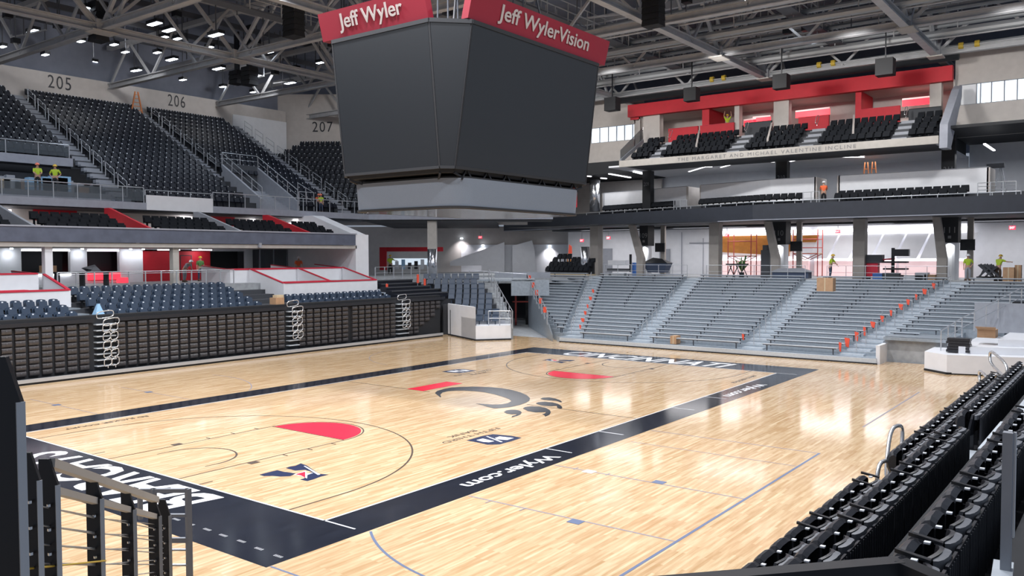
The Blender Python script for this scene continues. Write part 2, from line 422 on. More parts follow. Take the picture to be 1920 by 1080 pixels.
for T in (lambda x, y: (x, y), lambda x, y: (LX-x, LY-y)):
    def tp(x, y): return (*T(x, y), Z2)
    a = Vector(tp(0, 0))-Vector(tp(1, 0)); b = Vector(tp(0, 0))-Vector(tp(0, 1))
    letter(fl, 'FIFTH THIRD', tp(10.1, 3.12), a, b, 2.8, .22, 'court_line', bold=.0)
    letter(fl, 'BANK', tp(9.35, 3.5), a, b, 1.35, .22, 'court_line', bold=.0)
def trace(pts, ox, oy, sc):
    return [onz(ox+x/sc, oy+y/sc, 0) for x, y in pts]
def paint(pts, m, z, twin=False):
    q = [(p.x, p.y, z) for p in pts]; fl.flat(q, m)
    if twin: fl.flat([(LX-p.x, LY-p.y, z) for p in pts], m)
K = (800, 700, 7.111)
for pts in ([(180,320),(110,265),(140,235),(230,210),(330,190),(450,182),(650,178),(850,185),(1000,200),(1130,222),(1250,255),(1340,295),(1378,335),(1370,365),(1330,390),(1250,420),(1130,448),(1000,463),(900,468),(820,450),(740,425),(650,403),(760,410),(880,418),(1000,415),(1080,400),(1130,372),(1100,345),(1020,315),(900,280),(780,255),(650,240),(500,232),(380,232),(280,240),(210,258),(180,285),(195,318)],
            [(1030,518),(1060,497),(1120,487),(1190,488),(1245,500),(1268,522),(1250,550),(1200,572),(1130,588),(1140,570),(1190,555),(1200,545),(1130,548),(1065,538)],
            [(1283,470),(1310,450),(1400,440),(1500,445),(1590,462),(1645,495),(1655,525),(1635,555),(1580,578),(1570,560),(1540,545),(1580,535),(1590,515),(1560,520),(1450,522),(1350,505)],
            [(1455,400),(1490,385),(1580,380),(1680,390),(1750,408),(1795,435),(1810,460),(1790,475),(1740,460),(1735,435),(1650,440),(1540,430),(1480,415)],
            [(1515,340),(1550,325),(1640,322),(1720,338),(1780,360),(1808,385),(1790,388),(1730,368),(1640,362),(1560,355)]):
    paint(trace(pts, *K), 'court_black', Z2)
rect(14.3, 16.95, 10.38, 11.35, 'court_red', Z2)
K = (460, 860, 10.667)
paint(trace([(280,322),(400,290),(560,250),(640,232),(760,262),(900,280),(1010,300),(900,350),(700,360),(540,345),(370,350)], *K), 'court_navy', Z1, True)
paint(trace([(810,190),(890,160),(1000,145),(1110,95),(1230,140),(1480,305),(1670,320),(1500,362),(1380,410),(1240,450),(1090,420),(1180,395),(1230,300),(1340,270),(1200,225),(1000,240)], *K), 'court_navy', Z1, True)
paint(trace([(1165,150),(1200,150),(1500,320),(1450,330)], *K), 'court_white', Z2, True)
paint(trace([(960,322),(1215,245),(1220,300),(1370,285),(1240,330),(1235,400),(1110,350)], *K), 'court_white', Z2, True)
paint(trace([(1000,318),(1195,265),(1200,385),(1110,340)], *K), 'court_red', Z3, True)
K = (820, 780, 10.105)
paint(trace([(550,465),(850,380),(1050,345),(1400,375),(1600,415),(1400,480),(1180,540),(950,545),(750,500)], *K), 'court_navy', Z1, True)
paint(trace([(740,460),(860,430),(1080,480),(980,502),(860,492)], *K), 'court_white', Z2, True)
paint(trace([(1090,420),(1180,390),(1450,420),(1320,458),(1130,445)], *K), 'court_white', Z2, True)
paint(trace([(920,388),(950,385),(1240,492),(1200,500)], *K), 'court_white', Z2, True)
for u, v in ((330, 974), (357, 983), (388, 993), (418, 1004), (452, 1015), (485, 1029), (521, 1043)):
    p = onz(u, v)
    for i in range(5): rect(p.x-.04, p.x+.04, p.y-.12+.05*i, p.y-.105+.05*i, 'court_white', Z2)
# practice lines on the apron
rect(-3, 12.85, -6.83, -6.76, 'court_blue', Z1); rect(17.5, 26.5, -6.86, -6.79, 'court_grey', Z1)
for x, y0 in ((3.37, -6.76), (7.08, -6.76), (12.81, -6.76)): rect(x-.028, x+.028, y0, -BY-.05, 'court_grey', Z1)
rect(10.9, 10.94, -6.76, -1.6, 'court_grey', Z1)
rect(3.1, 3.38, -4.62, -4.3, 'court_blue', Z2); rect(7.06, 7.34, -4.62, -4.3, 'court_blue', Z2)
rect(6.9, 7.2, -2.62, -2.3, 'court_white', Z2)
for x in (3.15, 6.98):
    for y in (-2.0, -3.0): rect(x, x+.25, y-.02, y+.02, 'court_grey', Z2)
def IDT(x, y): return (x, y)
arc(IDT, 4.38, -4.77, 5.48, math.radians(141), math.radians(196), .06, 'court_blue', Z1)
rect(-2.42, -2.37, -4.5, -1.28, 'court_blue', Z1)
for x in (3.35, 7.18):
    rect(x-.02, x+.02, 16.55, 22.0, 'court_grey', Z1); rect(x-.15, x+.15, 19.6, 19.9, 'court_blue', Z2)
arc(IDT, 5.6, 21.2, 6.35, -.8, .15, .05, 'court_grey', Z1); arc(IDT, 25.6, 16.6, 6.2, 1.2, math.pi-.2, .04, 'court_grey', Z1)
struct(fl, 'floor', 'pale maple basketball court with black painted border')
o = MB(); o.box(36.5, 70, -20, 50, -.12, -.004, 'concrete'); o.box(-22, 36.5, 27.4, 50, -.12, -.004, 'concrete')
struct(o, 'floor_concrete', 'grey concrete floor of the tunnels and back areas')

# ================================================================== SCOREBOARD
sb = thing('scoreboard', 'huge four-sided black video scoreboard hanging over centre court', 'scoreboard', (CX, CY, 7.55))
def ringpts(a, b, c, z, n=1):   # rectangle with cut corners, ccw
    return [Vector((CX+x, CY+y, z)) for x, y in ((-a+c, -b), (a-c, -b), (a, -b+c), (a, b-c), (a-c, b), (-a+c, b), (-a, b-c), (-a, -b+c))]
top = ringpts(5.15, 3.45, 1.02, 13.78); bot = ringpts(4.62, 2.76, .36, 8.88)
names = ['side_screen', 'corner_screen']*4
for i in range(8):
    a, b, c, d = bot[i], bot[(i+1) % 8], top[(i+1) % 8], top[i]
    cen = (a+b+c+d)/4; n = (b-a).cross(d-a).normalized(); 
    m = MB(); g = .05 if i % 2 == 0 else .03
    q = [a+(b-a)*g/((b-a).length)+(d-a).normalized()*.04, b-(b-a)*g/((b-a).length)+(c-b).normalized()*.04, c+(d-c)*g/((c-d).length)-(c-b).normalized()*.04, d+(c-d)*g/((c-d).length)-(d-a).normalized()*.04]
    m.hexa([p-n*.12 for p in q]+[p+n*.03 for p in q], 'screen'); m.build(names[i], sb)
fr = MB()
top2 = ringpts(5.03, 3.33, 1.0, 13.80); bot2 = ringpts(4.50, 2.64, .34, 8.72)
for i in range(8):
    fr.quad(bot2[i], bot2[(i+1) % 8], top2[(i+1) % 8], top2[i], 'dark')
fr.add(top2, [tuple(range(8))], 'dark'); fr.add(bot2, [tuple(range(8))[::-1]], 'dark')
for i in range(8): fr.beam(top[i], top[(i+1) % 8], .12, .14, 'dark'); fr.beam(bot[i], bot[(i+1) % 8], .1, .1, 'dark')
for i in range(8): fr.beam(bot[i], top[i], .07, .07, 'dark')
for i in range(8):
    p = ringpts(4.0, 2.55, .8, 8.45)[i]; fr.beam(p, bot2[i], .07, .07, 'black_metal')
fr.build('frame', sb)
for k in range(14):
    x = CX-3.8+k*.58
    m = MB(); m.beam((x, CY-2.7, 8.5), (x+.25*(-1)**k, CY-2.66, 8.84), .05, .05, 'black_metal'); m.build('strut', sb)
# rounded lower ring
def rring(a, b, r, z, n=8):
    p = []
    for cx, cy, a0 in ((a-r, b-r, 0), (-a+r, b-r, 90), (-a+r, -b+r, 180), (a-r, -b+r, 270)):
        for i in range(n+1):
            t = math.radians(a0+90*i/n); p.append(Vector((CX+cx+r*math.cos(t), CY+cy+r*math.sin(t), z)))
    return p
r0, r1 = rring(4.15, 2.75, 0.9, 7.58), rring(4.2, 2.8, 0.9, 8.56); n = len(r0)
m = MB(); m.add(r0+r1, [(i, (i+1) % n, n+(i+1) % n, n+i) for i in range(n)], 'ringscreen'); m.build('ring_screen', sb, smooth=True)
m = MB(); a, b = rring(4.18, 2.78, 0.9, 7.50), rring(4.18, 2.78, 0.9, 7.58)
m.add(a+b, [(i, (i+1) % n, n+(i+1) % n, n+i) for i in range(n)]+[tuple(range(n))[::-1]], 'dark')
a, b = rring(4.17, 2.77, 0.9, 8.56), rring(4.17, 2.77, 0.9, 8.62)
m.add(a+b, [(i, (i+1) % n, n+(i+1) % n, n+i) for i in range(n)]+[tuple(range(n, 2*n))], 'dark'); m.build('ring_trim', sb)
m = MB(); m.add(rring(3.9, 2.5, 0.8, 7.49), [tuple(range(n))[::-1]], 'mirror'); m.build('underside_panel', sb)
# side edge panel in red at the right end under the board
m = MB(); m.box(CX+4.2, CX+4.5, CY-2.2, CY+2.2, 7.9, 8.84, 'red'); m.build('red_end_panel', sb)
# name boards on top
def nameboard(p0, p1, out, txt, z0, z1, frac, hh, lean=.25):
    p0, p1, out = Vector(p0), Vector(p1), Vector(out)
    r = (p1-p0).normalized(); b0, b1 = V(p0.x, p0.y, z0), V(p1.x, p1.y, z0); t0, t1 = V(p0.x, p0.y, z1)+out*lean, V(p1.x, p1.y, z1)+out*lean
    m = MB(); m.hexa([b0-out*.3, b1-out*.3, b1, b0, t0-out*.3, t1-out*.3, t1, t0], 'redsign')
    s = m.build('name_board', sb); s['label'] = 'red name board with pale lettering'
    wdt = (p1-p0).length*frac; up = (t0-b0).normalized(); st = b0+r*((p1-p0).length-wdt)/2+up*((z1-z0)*(.5-hh/2))+out*.02
    m = MB(); letter(m, txt, st, r, up, wdt, (z1-z0)*hh, 'letter', bold=.012, extrude=.01); m.build('lettering', s)
nameboard((CX-5.12, CY+3.0, 0), (CX-5.12, CY-2.35, 0), (-1, 0, 0), 'Jeff Wyler', 13.88, 14.85, .60, .72)
nameboard((CX-4.3, CY-3.42, 0), (CX+4.75, CY-3.42, 0), (0, -1, 0), 'Jeff WylerVision', 13.88, 14.85, .66, .72)
for sx in (-1, 1):
    for sy in (-1, 1):
        m = MB(); m.tube([(CX+sx*3.2, CY+sy*1.8, 13.8), (CX+sx*1.5, CY+sy*1.0, 20.3)], .05, 'black_metal'); m.build('hanging_cable', sb)
m = MB()
for k in range(10):
    x = CX-2.7+.6*k; m.tube([(x, CY-.6, 13.8), (x+.1, CY-.6+.1*(k % 3), 20.2)], .035, 'steel_dark', n=5)
m.box(CX-2.6, CX+2.6, CY-1.4, CY+1.4, 17.2, 17.35, 'steel_dark'); m.build('rigging_frame', sb)

# ================================================================== RAILINGS
def guard_rail(name, label, cat, pts, h, post_every, m='galv', r=.03, rails=(1.0,), mids=(), group=None, infill=None, postw=.05):
    """pts: polyline along the foot; children top_rail / mid_rail / post / infill_panel"""
    pts = [Vector(p) for p in pts]; e = thing(name, label, cat, pts[0], group)
    up = Vector((0, 0, h))
    mb = MB(); mb.tube([p+up for p in pts], r, m, n=6); mb.build('top_rail', e)
    for f in mids:
        mb = MB(); mb.tube([p+up*f for p in pts], r*.7, m, n=5); mb.build('mid_rail', e)
    for a, b in zip(pts[:-1], pts[1:]):
        L = (b-a).length; n = max(1, round(L/post_every))
        for i in range(n+1):
            if i == 0 and a is not pts[0]: continue
            p = a.lerp(b, i/n); mb = MB(); mb.box(p.x-postw/2, p.x+postw/2, p.y-postw/2, p.y+postw/2, p.z, p.z+h, m); mb.build('post', e)
        if infill:
            mb = MB(); d = (b-a).normalized(); q = a+Vector((0, 0, .12)); q2 = b+Vector((0, 0, .12))
            mb.beam(a+up*.5, b+up*.5, .012, h*.78, infill); mb.build('infill_panel', e)
    return e
def loop_rail(label, x, y, z, ax, w=.75, h=.42, r=.028, group=None, tilt=.25, m='chrome'):
    """one closed oval tube handrail on a short stem"""
    pts = []; a = Vector(ax).normalized(); up = Vector((0, 0, 1)) if abs(a.z) < .8 else Vector((1, -.25, 0)).normalized()
    for i in range(25):
        t = 2*math.pi*i/24; c, s_ = math.cos(t), math.sin(t)
        ex = abs(c)**.6*(1 if c > 0 else -1); ey = abs(s_)**.6*(1 if s_ > 0 else -1)
        pts.append(V(x, y, z)+a*(ex*w/2)+up*(ey*h/2+ex*tilt*h/2))
    e = thing('loop_handrail', label, 'handrail', (x, y, z-h/2-.35), group)
    mb = MB(); mb.tube(pts, r, m, n=7, caps=False); mb.build('loop_tube', e, smooth=True)
    mb = MB(); mb.tube([(x, y, z-h/2-.12-max(0, abs(a.z)*w/2-h/2)), (x, y, z-(h/2 if abs(a.z) < .8 else w/2))], r, m, n=6); mb.build('stem', e)
    return e

# ================================================================== SEAT KINDS
def seat_mb_back(w, h, t, m, edge=None, z0=.42, lean=.12, curve=.05):
    mb = MB(); n = 6; k = 5
    vs = []
    for side in (0, 1):
        for j in range(k+1):
            zz = z0+h*j/k; wid = w/2*(1 if j < k else .86); yy = -lean*(j/k)-side*t
            for i in range(n+1):
                u = -1+2*i/n
                vs.append((wid*u, yy-curve*(1-u*u)*1.0, zz+(0.0 if j < k else .03*(1-u*u))))
    W = n+1; S = (k+1)*W; fs = []
    for j in range(k):
        for i in range(n):
            a = j*W+i; fs.append((a, a+1, a+W+1, a+W)); b = a+S; fs.append((b+W, b+W+1, b+1, b))
    for j in range(k):
        a = j*W; fs.append((a, a+W, a+W+S, a+S)); a += n; fs.append((a+S, a+W+S, a+W, a))
    for i in range(n):
        fs.append((k*W+i, k*W+i+1, k*W+i+1+S, k*W+i+S)); fs.append((i+S, i+1+S, i+1, i))
    mb.add(vs, fs, m)
    return mb
# seats face +Y in their own frame, origin on the tread below the hinge
def near_seat():
    L = []
    b = seat_mb_back(.53, .50, .045, 'seatblack', z0=.36, lean=.10, curve=.07); L.append(('backrest', b))
    c = MB()     # rounded cushion, folded up
    n = 8
    vs = []; prof = []
    for i in range(n+1):
        t = math.pi*i/n; prof.append((.10+.15*math.sin(t), .65-.25*math.cos(t)*1.0))
    q = len(prof)+2; xs_ = ((-.27, .72), (-.235, .93), (-.12, 1.0), (.12, 1.0), (.235, .93), (.27, .72))
    for x, k_ in xs_:
        vs += [(x, .03, .62-.22*k_)]+[(x, .03+(y-.03)*k_, .62+(z-.62)*k_) for y, z in prof]+[(x, .03, .62+.24*k_)]
    fs = [(a_*q+i, a_*q+i+1, (a_+1)*q+i+1, (a_+1)*q+i) for a_ in range(5) for i in range(q-1)]+[tuple(range(q))[::-1], tuple(range(5*q, 6*q))]
    c.add(vs, fs, 'seatblack'); L.append(('seat_pan', c))
    e = MB(); pts = []
    for i in range(9):
        t = math.pi*i/8; pts.append((.24*math.cos(t), -.16-.12*math.sin(t), .88-.04*abs(math.cos(t))))
    vs = []
    for x, y, z in pts: vs += [(x, y, z), (x*.8, y*.55-.06, z+.015), (x, y, z-.10)]
    fs = []
    for i in range(8): a = i*3; fs += [(a, a+3, a+4, a+1), (a+2, a+5, a+3, a)]
    e.add(vs, fs, 'seatedge'); L.append(('back_cap', e))
    s = MB(); s.box(-.26, .26, -.30, -.27, -.45, .82, 'seatblack')
    for i in range(5): s.box(-.24+i*.11, -.22+i*.11, -.315, -.30, -.45, .80, 'darkgrey')
    L.append(('back_skirt', s))
    p = MB(); p.box(.15, .21, -.06, .0, .87, .89, 'plate'); L.append(('number_plate', p))
    a = MB(); a.box(.27, .30, -.16, .06, .62, .65, 'seatblack'); a.box(.28, .295, -.10, -.04, .1, .62, 'seatblack'); L.append(('armrest', a))
    g = MB(); g.box(-.03, .03, -.12, .02, 0, .42, 'black_metal'); L.append(('leg', g))
    return template(L)
def open_seat():
    L = []
    b = seat_mb_back(.48, .46, .04, 'seatnavy', z0=.38, lean=.10, curve=.05); L.append(('backrest', b))
    c = MB(); c.hexa([(-.22, .03, .40), (.22, .03, .40), (.20, .20, .44), (-.20, .20, .44), (-.22, -.01, .70), (.22, -.01, .70), (.20, .12, .78), (-.20, .12, .78)], 'seatnavy'); L.append(('seat_pan', c))
    p = MB(); p.box(-.04, .04, -.075, -.045, .745, .83, 'plate'); L.append(('number_plate', p))
    g = MB(); g.box(-.04, .04, -.10, .02, 0, .42, 'black_metal'); L.append(('leg', g))
    return template(L)
def folded_seat():   # a padded back folded flat: a rounded charcoal block with a lip
    mb = MB(); n = 6; prof = [(-.0, 0)]
    for i in range(n+1):
        t = -math.pi/2+math.pi*i/n; prof.append((-.06-.10*math.cos(t)**.7 if 0 < i < n else -.06, .135+.13*math.sin(t)))
    prof.append((0, .27))
    q = len(prof); vs = [(-.215, y, z) for y, z in prof]+[(.215, y, z) for y, z in prof]
    mb.add(vs, [(i, q+i, q+i+1, i+1) for i in range(q-1)]+[tuple(range(q)), tuple(range(q, 2*q))[::-1]], 'seatfold')
    mb.box(-.03, .03, -.168, -.15, .17, .19, 'seatedge')
    return template([('folded_seat', mb)])
def small_seat(m='seatdark', plate=True, w=.46):
    mb = MB()
    mb.hexa([(-w/2, -.04, .36), (w/2, -.04, .36), (w/2, 0, .36), (-w/2, 0, .36), (-w/2*.9, -.14, .84), (w/2*.9, -.14, .84), (w/2*.9, -.10, .84), (-w/2*.9, -.10, .84)], m)
    mb.hexa([(-w/2*.92, .02, .36), (w/2*.92, .02, .36), (w/2*.92, .20, .42), (-w/2*.92, .20, .42), (-w/2*.92, -.03, .70), (w/2*.92, -.03, .70), (w/2*.85, .07, .73), (-w/2*.85, .07, .73)], m)
    mb.box(-.04, .04, -.1, .02, 0, .4, m)
    if plate: mb.add([(-.04, -.088, .76), (.04, -.088, .76), (.04, -.098, .84), (-.04, -.098, .84)], [(0, 3, 2, 1), (0, 1, 2, 3)], 'plate'); mb.box(-.03, .03, -.10, -.075, .76, .82, 'plate')
    return template([('small_seat', mb)])
tb = MB(); tb.hexa([(.24, -.16, .86), (.31, -.16, .86), (.33, .17, .885), (.28, .17, .885), (.24, -.16, .885), (.31, -.16, .885), (.33, .17, .925), (.28, .17, .925)], 'black_metal'); TABLET = tb.build('tablet_arm', origin=(0, 0, 0))
NEAR, OPEN, FOLD = near_seat(), open_seat(), folded_seat()
UPSEAT = small_seat('seatdark'); LOGE = small_seat('seatink', False, .54); CORNER = small_seat('seatnavy', False, .5); INCL = small_seat('seatink', False, .5)

# ================================================================== LEFT SIDE: pulled-in seating
PI = math.pi
GAPS = [(8.25, 9.30), (19.75, 20.62), (28.92, 30.05)]
SECS = [('before the first looped aisle', 2.3, 8.25), ('past the first looped aisle', 9.30, 19.75),
        ('past the second looped aisle', 20.62, 28.92), ('past the third looped aisle', 30.05, 34.0)]
o = MB()
o.box(2.0, 33.6, 26.62, 27.2, 0.05, 2.95, 'dark'); struct(o, 'telescopic_stand_front', 'dark frame of the pulled-in seating')
o = MB(); o.box(2.0, 33.2, 25.98, 26.12, .10, .26, 'galv'); o.box(2.0, 33.2, 26.12, 26.6, .06, .12, 'darkgrey'); o.box(2.0, 33.2, 26.04, 26.2, 0, .1, 'dark')
tag(o.build('floor_rail'), 'long pale metal kick rail on the floor under the folded black seats', 'rail')
nfold = 0; fold_rest = MB()
for si, (sn, a, b) in enumerate(SECS):
    sp = .575; n = int((b-a-.1)/sp)
    if si == 2: xs = [a+.3+i*sp for i in range(7)]+[a+.55+i*sp for i in range(7, n)]
    else: xs = [a+.3+i*sp for i in range(n)]
    for ci, x in enumerate(xs):
        if x > b: continue
        for r in range(8):
            z = .32+r*.283
            if si == 3 and r < (ci-1)*1.3: continue
            if x < 3.6: continue
            lab = f'charcoal folded seat, {nth(8-r)} down in the {nth(ci+1 if si else len(xs)-ci)} stack {sn}'
            if nfold < 300: place(FOLD, 'folded_chair', (x, 26.62, z), 0, lab, 'chair', 'folded charcoal seats along the far sideline', single=True); nfold += 1
            else:
                vs = [tuple(Vector(v.co)+V(x, 26.62, z)) for v in FOLD[0][1].data.vertices]
                for p in FOLD[0][1].data.polygons:
                    pass
                mats = ['seatfold', 'seatedge']; k = len(fold_rest.v); fold_rest.v += vs
                for p in FOLD[0][1].data.polygons: fold_rest.f.append(tuple(k+i for i in p.vertices)); fold_rest.m.append(fold_rest.mi(mats[p.material_index]))
if fold_rest.v: tag(fold_rest.build('folded_chairs'), 'charcoal folded seats of the last stacks towards the white corner wall', 'folded seats', None, 'stuff')
# black padded top edge
for si, (sn, a, b) in enumerate(SECS):
    m = MB(); m.box(max(a, 2.3), b, 26.5, 27.25, 2.66, 2.78, 'dark'); m.box(max(a, 2.3), b, 26.45, 26.5, 2.62, 2.80, 'seatblack'); struct(m, 'stand_top_edge')
# aisles with steps and nested loop handrails
for gi, (a, b) in enumerate(GAPS):
    m = MB()
    for k in range(9):
        z = .1+k*.29
        m.box(a+.04, b-.04, 26.30, 26.62, z+.06, z+.11, 'bench')
    tag(m.build('folded_step_stack'), f'stack of folded pale metal steps in the {nth(gi+1)} aisle of the far stand', 'steps')
    cx = (a+b)/2+.15
    for k in range(4 if gi else 5):
        z = 2.35-k*.42
        for s_ in (-1, 1):
            loop_rail(f'chrome oval handrail, {nth(k+1)} down, {"nearer" if s_ < 0 else "farther"} column of the {nth(gi+1)} looped aisle', cx+s_*.19, 26.22-.02*k, z, (1, 0, 0), w=.37, h=.36, r=.025, group='chrome loop handrails in the far aisles')
    loop_rail(f'large chrome oval handrail topping the {nth(gi+1)} aisle of the far stand', cx-.1, 26.5, 2.98, (1, 0, 0), w=.85, h=.34, group='large chrome loops at the aisle heads')
    loop_rail(f'large chrome oval handrail just below the topmost one of the {nth(gi+1)} aisle', cx+.1, 26.3, 2.62, (1, 0, 0), w=.8, h=.34, group='large chrome loops at the aisle heads')
# open navy rows behind
DY, DZ, Y0, ZZ0 = .92, .27, 27.55, 2.28
def open_rows(xa, xb, rows, sn, shift=0.0, slant=0.0):
    for r in range(rows):
        y = Y0+DY*r; z = ZZ0+DZ*r
        a = xa+slant*r; n = int((xb-slant*r*0.2-a)/.60)
        for i in range(n):
            place(OPEN, 'stadium_chair', (a+.3+i*.60, y+.35, z), PI, f'navy flip-up seat, {nth(n-i if sn[:3] == "bef" else i+1)} from the aisle, {nth(r+1)} row up, {sn}', 'seat', 'navy flip-up seats along the far sideline')
open_rows(4.0, 8.35, 3, 'before the first looped aisle')
open_rows(9.45, 19.6, 5, 'past the first looped aisle')
open_rows(21.4, 30.2, 2, 'below the large white booth')
m = MB()
for r in range(6):
    y = Y0+DY*r-.25; z = ZZ0+DZ*r
    m.box(2.0, 31.3, y, y+DY+.02, 0.0 if r < 1 else z-.6, z, 'darkgrey')
    for a, b in GAPS[:1]: m.box(a+.1, b+.05, y-.01, y+DY, z-.02, z+.05, 'alu')
m.box(30.2, 34.0, 27.2, 32.5, 0, 2.8, 'darkgrey')
struct(m, 'far_stand_terrace', 'stepped dark terrace of the far stand')
for r in range(6):
    y = Y0+DY*r-.25; z = ZZ0+DZ*r
# folded rows covered dark beyond third aisle
for k in range(5):
    m = MB(); m.box(29.9+k*.35, 35.2, 27.3+k*.9, 27.9+k*.9, 2.8+k*.2, 3.12+k*.22, 'seatdark'); m.box(29.9+k*.35, 35.2, 27.25+k*.9, 27.3+k*.9, 3.05+k*.22, 3.14+k*.22, 'darkgrey')
    tag(m.build('covered_seat_row'), f'dark covered seat row, {nth(k+1)} up beyond the third chrome-railed aisle', 'seat row', 'dark covered seat rows')

# ================================================================== far concourse
DECK = 4.05
m = MB(); m.box(-2, 60, 32.4, 45, DECK-.5, DECK, 'concrete'); struct(m, 'far_concourse_floor')
guard_rail('guard_rail', 'long pale steel railing along the far concourse behind the navy seats', 'railing', [(9.4, 32.6, DECK), (20.4, 32.6, DECK)], .9, 1.0, 'galv', .03, mids=(.88,), postw=.06)
guard_rail('guard_rail', 'pale steel railing beside the white end wall of the far concourse', 'railing', [(32.9, 32.6, DECK), (38.8, 32.6, DECK)], .9, 1.0, 'galv', .03, mids=(.5,), postw=.06)
# white booths with red capped counters
def booth(label, x0, x1, yf, yb, z0, z1, zs, split=None):
    e = thing('loge_booth', label, 'booth', ((x0+x1)/2, yf, z0))
    m = MB(); m.box(x0, x1, yf, yf+.12, z0, z1, 'whitecool'); m.build('front_panel', e)
    for x in ([x0, x1] if split is None else [x0, split, x1]):
        m = MB(); xx = x if x < x1 else x-.12
        m.hexa([(xx, yf+.12, z0), (xx+.12, yf+.12, z0), (xx+.12, yb, z0), (xx, yb, z0), (xx, yf+.12, z1), (xx+.12, yf+.12, z1), (xx+.12, yb, zs), (xx, yb, zs)], 'whitecool'); m.build('side_wall', e)
        m = MB(); m.beam((xx+.06, yf+.05, z1+.03), (xx+.06, yb, zs+.03), .16, .06, 'redcap'); m.build('side_cap', e)
    m = MB(); m.box(x0+.1, x1-.1, yf-.03, yf+.2, z1, z1+.09, 'redcap'); m.build('front_cap', e)
    m = MB(); m.box(x0+.2, (x0+x1)/2, yf+.2, yf+.7, z1+.02, z1+.1, 'redcap'); m.build('counter_top', e)
    return e
booth('small white loge booth with red caps, lower tier, above three navy rows', 5.0, 8.95, 30.2, 33.0, 3.2, 4.06, 4.85)
booth('small white loge booth with a red cap, upper tier behind three navy rows', 5.0, 8.6, 33.0, 36.0, 4.0, 4.88, 5.0)
booth('large white loge booth with red capped counters, lower tier', 22.3, 30.6, 30.0, 33.6, 3.1, 4.05, 4.95, 26.3)
booth('large white loge booth with red capped counters, upper tier', 20.9, 30.8, 33.7, 37.0, 4.0, 4.90, 5.15, 26.6)
for i, (x, y) in enumerate(((9.25, 33.4), (16.75, 33.4))):
    m = MB(); m.box(x-.2, x+.2, y-.2, y+.2, DECK, 6.4, 'beige' if i else 'whitecool'); tag(m.build('column'), ['pale square column beside the smaller white booth', 'pale square column in front of the red wall'][i], 'column')
# back wall pieces
WY = 42.0
def wallp(x0, x1, z0, z1, m_, y=WY, th=.15):
    m = MB(); m.box(x0, x1, y, y+th, z0, z1, m_); return m
wl = MB()
for a, b in ((5, 11.5), (14.5, 15.6), (17.8, 19.5), (28.0, 28.6)): wl.box(a, b, WY-.1, WY+.2, DECK, 6.4, 'white')
wl.box(11.5, 14.5, WY-.1, WY+.2, DECK, 4.75, 'white'); wl.box(15.6, 17.8, WY-.1, WY+.2, DECK, 4.2, 'white'); wl.box(5, 28, WY, WY+.2, 6.2, 6.4, 'white')
wl.box(5, 28, 44.5, 44.6, DECK, 6.4, 'darkgrey')
struct(wl, 'wall_far', 'white panelled back wall of the far concourse')
struct(wallp(19.5, 24.9, DECK, 6.3, 'red'), 'wall_far_red', 'red panelled wall of the far concourse')
m = wallp(22.4, 22.45, DECK, 5.9, 'darkgrey', WY-.03, .02); m.box(22.45, 23.3, WY-.03, WY-.01, 5.85, 5.9, 'darkgrey'); m.box(23.3, 23.35, WY-.03, WY-.01, DECK, 5.9, 'darkgrey'); struct(m, 'door_1', 'outline of a door in the red wall')
struct(wallp(24.9, 28.0, DECK, 6.4, 'dark', 43), 'wall_far_dark')
# servery openings with lit counters
for a, b, nm in ((11.5, 14.5, 'first'), (15.6, 17.8, 'second')):
    e = thing('bar_counter', f'{"white-lit" if nm == "first" else "red-lit"} bar counter in the {nm} opening of the far concourse wall', 'bar', ((a+b)/2, WY-.2, DECK))
    m = MB(); m.box(a, b, WY-.35, WY+.1, 4.72, 4.80, 'whitecool'); m.build('counter_top', e)
    m = MB(); m.box(a, b, WY-.22, WY-.12, 4.60 if nm == 'first' else 4.25, 4.72, 'strip' if nm == 'first' else 'redglow'); m.build('counter_light', e)
    m = MB(); m.box(a, b, WY-.1, WY+.05, 6.18, 6.24, 'strip'); m.build('ceiling_light', e)
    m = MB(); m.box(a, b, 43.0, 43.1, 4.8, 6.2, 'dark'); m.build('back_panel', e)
m = MB(); m.box(17.1, 17.8, 40.6, 41.0, DECK, 4.4, 'redglow'); tag(m.build('stool_bench'), 'red-lit low bench below the red bar counter', 'bench')
for a, b in ((20.3, 22.0), (23.0, 24.6)):
    m = MB(); m.box(a, b, 41.3, 41.4, 6.25, 6.32, 'strip'); tag(m.build('strip_light'), f'thin white strip light above the {"nearer" if a < 21 else "farther"} half of the red wall', 'light')
for k, x in enumerate((10.7, 15.0, 18.3, 19.2, 23.6)):
    e = thing('downlight', f'small ceiling downlight, {nth(k+1)} along the far concourse wall', 'downlight', (x, 41.3, 6.3), 'downlights of the far concourse')
    m = MB(); m.cyl(x, 41.3, 6.28, 6.36, .09, 'lamp'); m.build('lens', e)
    area('spot', (x, 41.4, 6.2), .1, .1, 8, (.92, .95, 1), (0, .4, -1), PI)
# glazed room
e = thing('glazed_screen', 'glazed partition with pale mullions behind the large white booth', 'partition', (33.3, 41.0, DECK))
m = MB(); m.box(28.5, 38.2, 41, 41.03, DECK, 6.35, 'glass'); m.build('glass', e)
for x in (28.6, 29.9, 31.2, 32.6, 34.0, 35.3, 36.8, 38.1):
    m = MB(); m.box(x-.05, x+.05, 40.95, 41.06, DECK, 6.35, 'grey'); m.build('mullion', e)
m = MB(); m.box(28.0, 40, 44.4, 44.5, DECK, 6.4, 'grey'); struct(m, 'wall_glazed_room')
m = MB(); m.box(33.6, 33.9, 43.9, 44, 5.0, 6.2, 'cove'); tag(m.build('wall_light'), 'tall pale wall light behind the glazed partition', 'light')
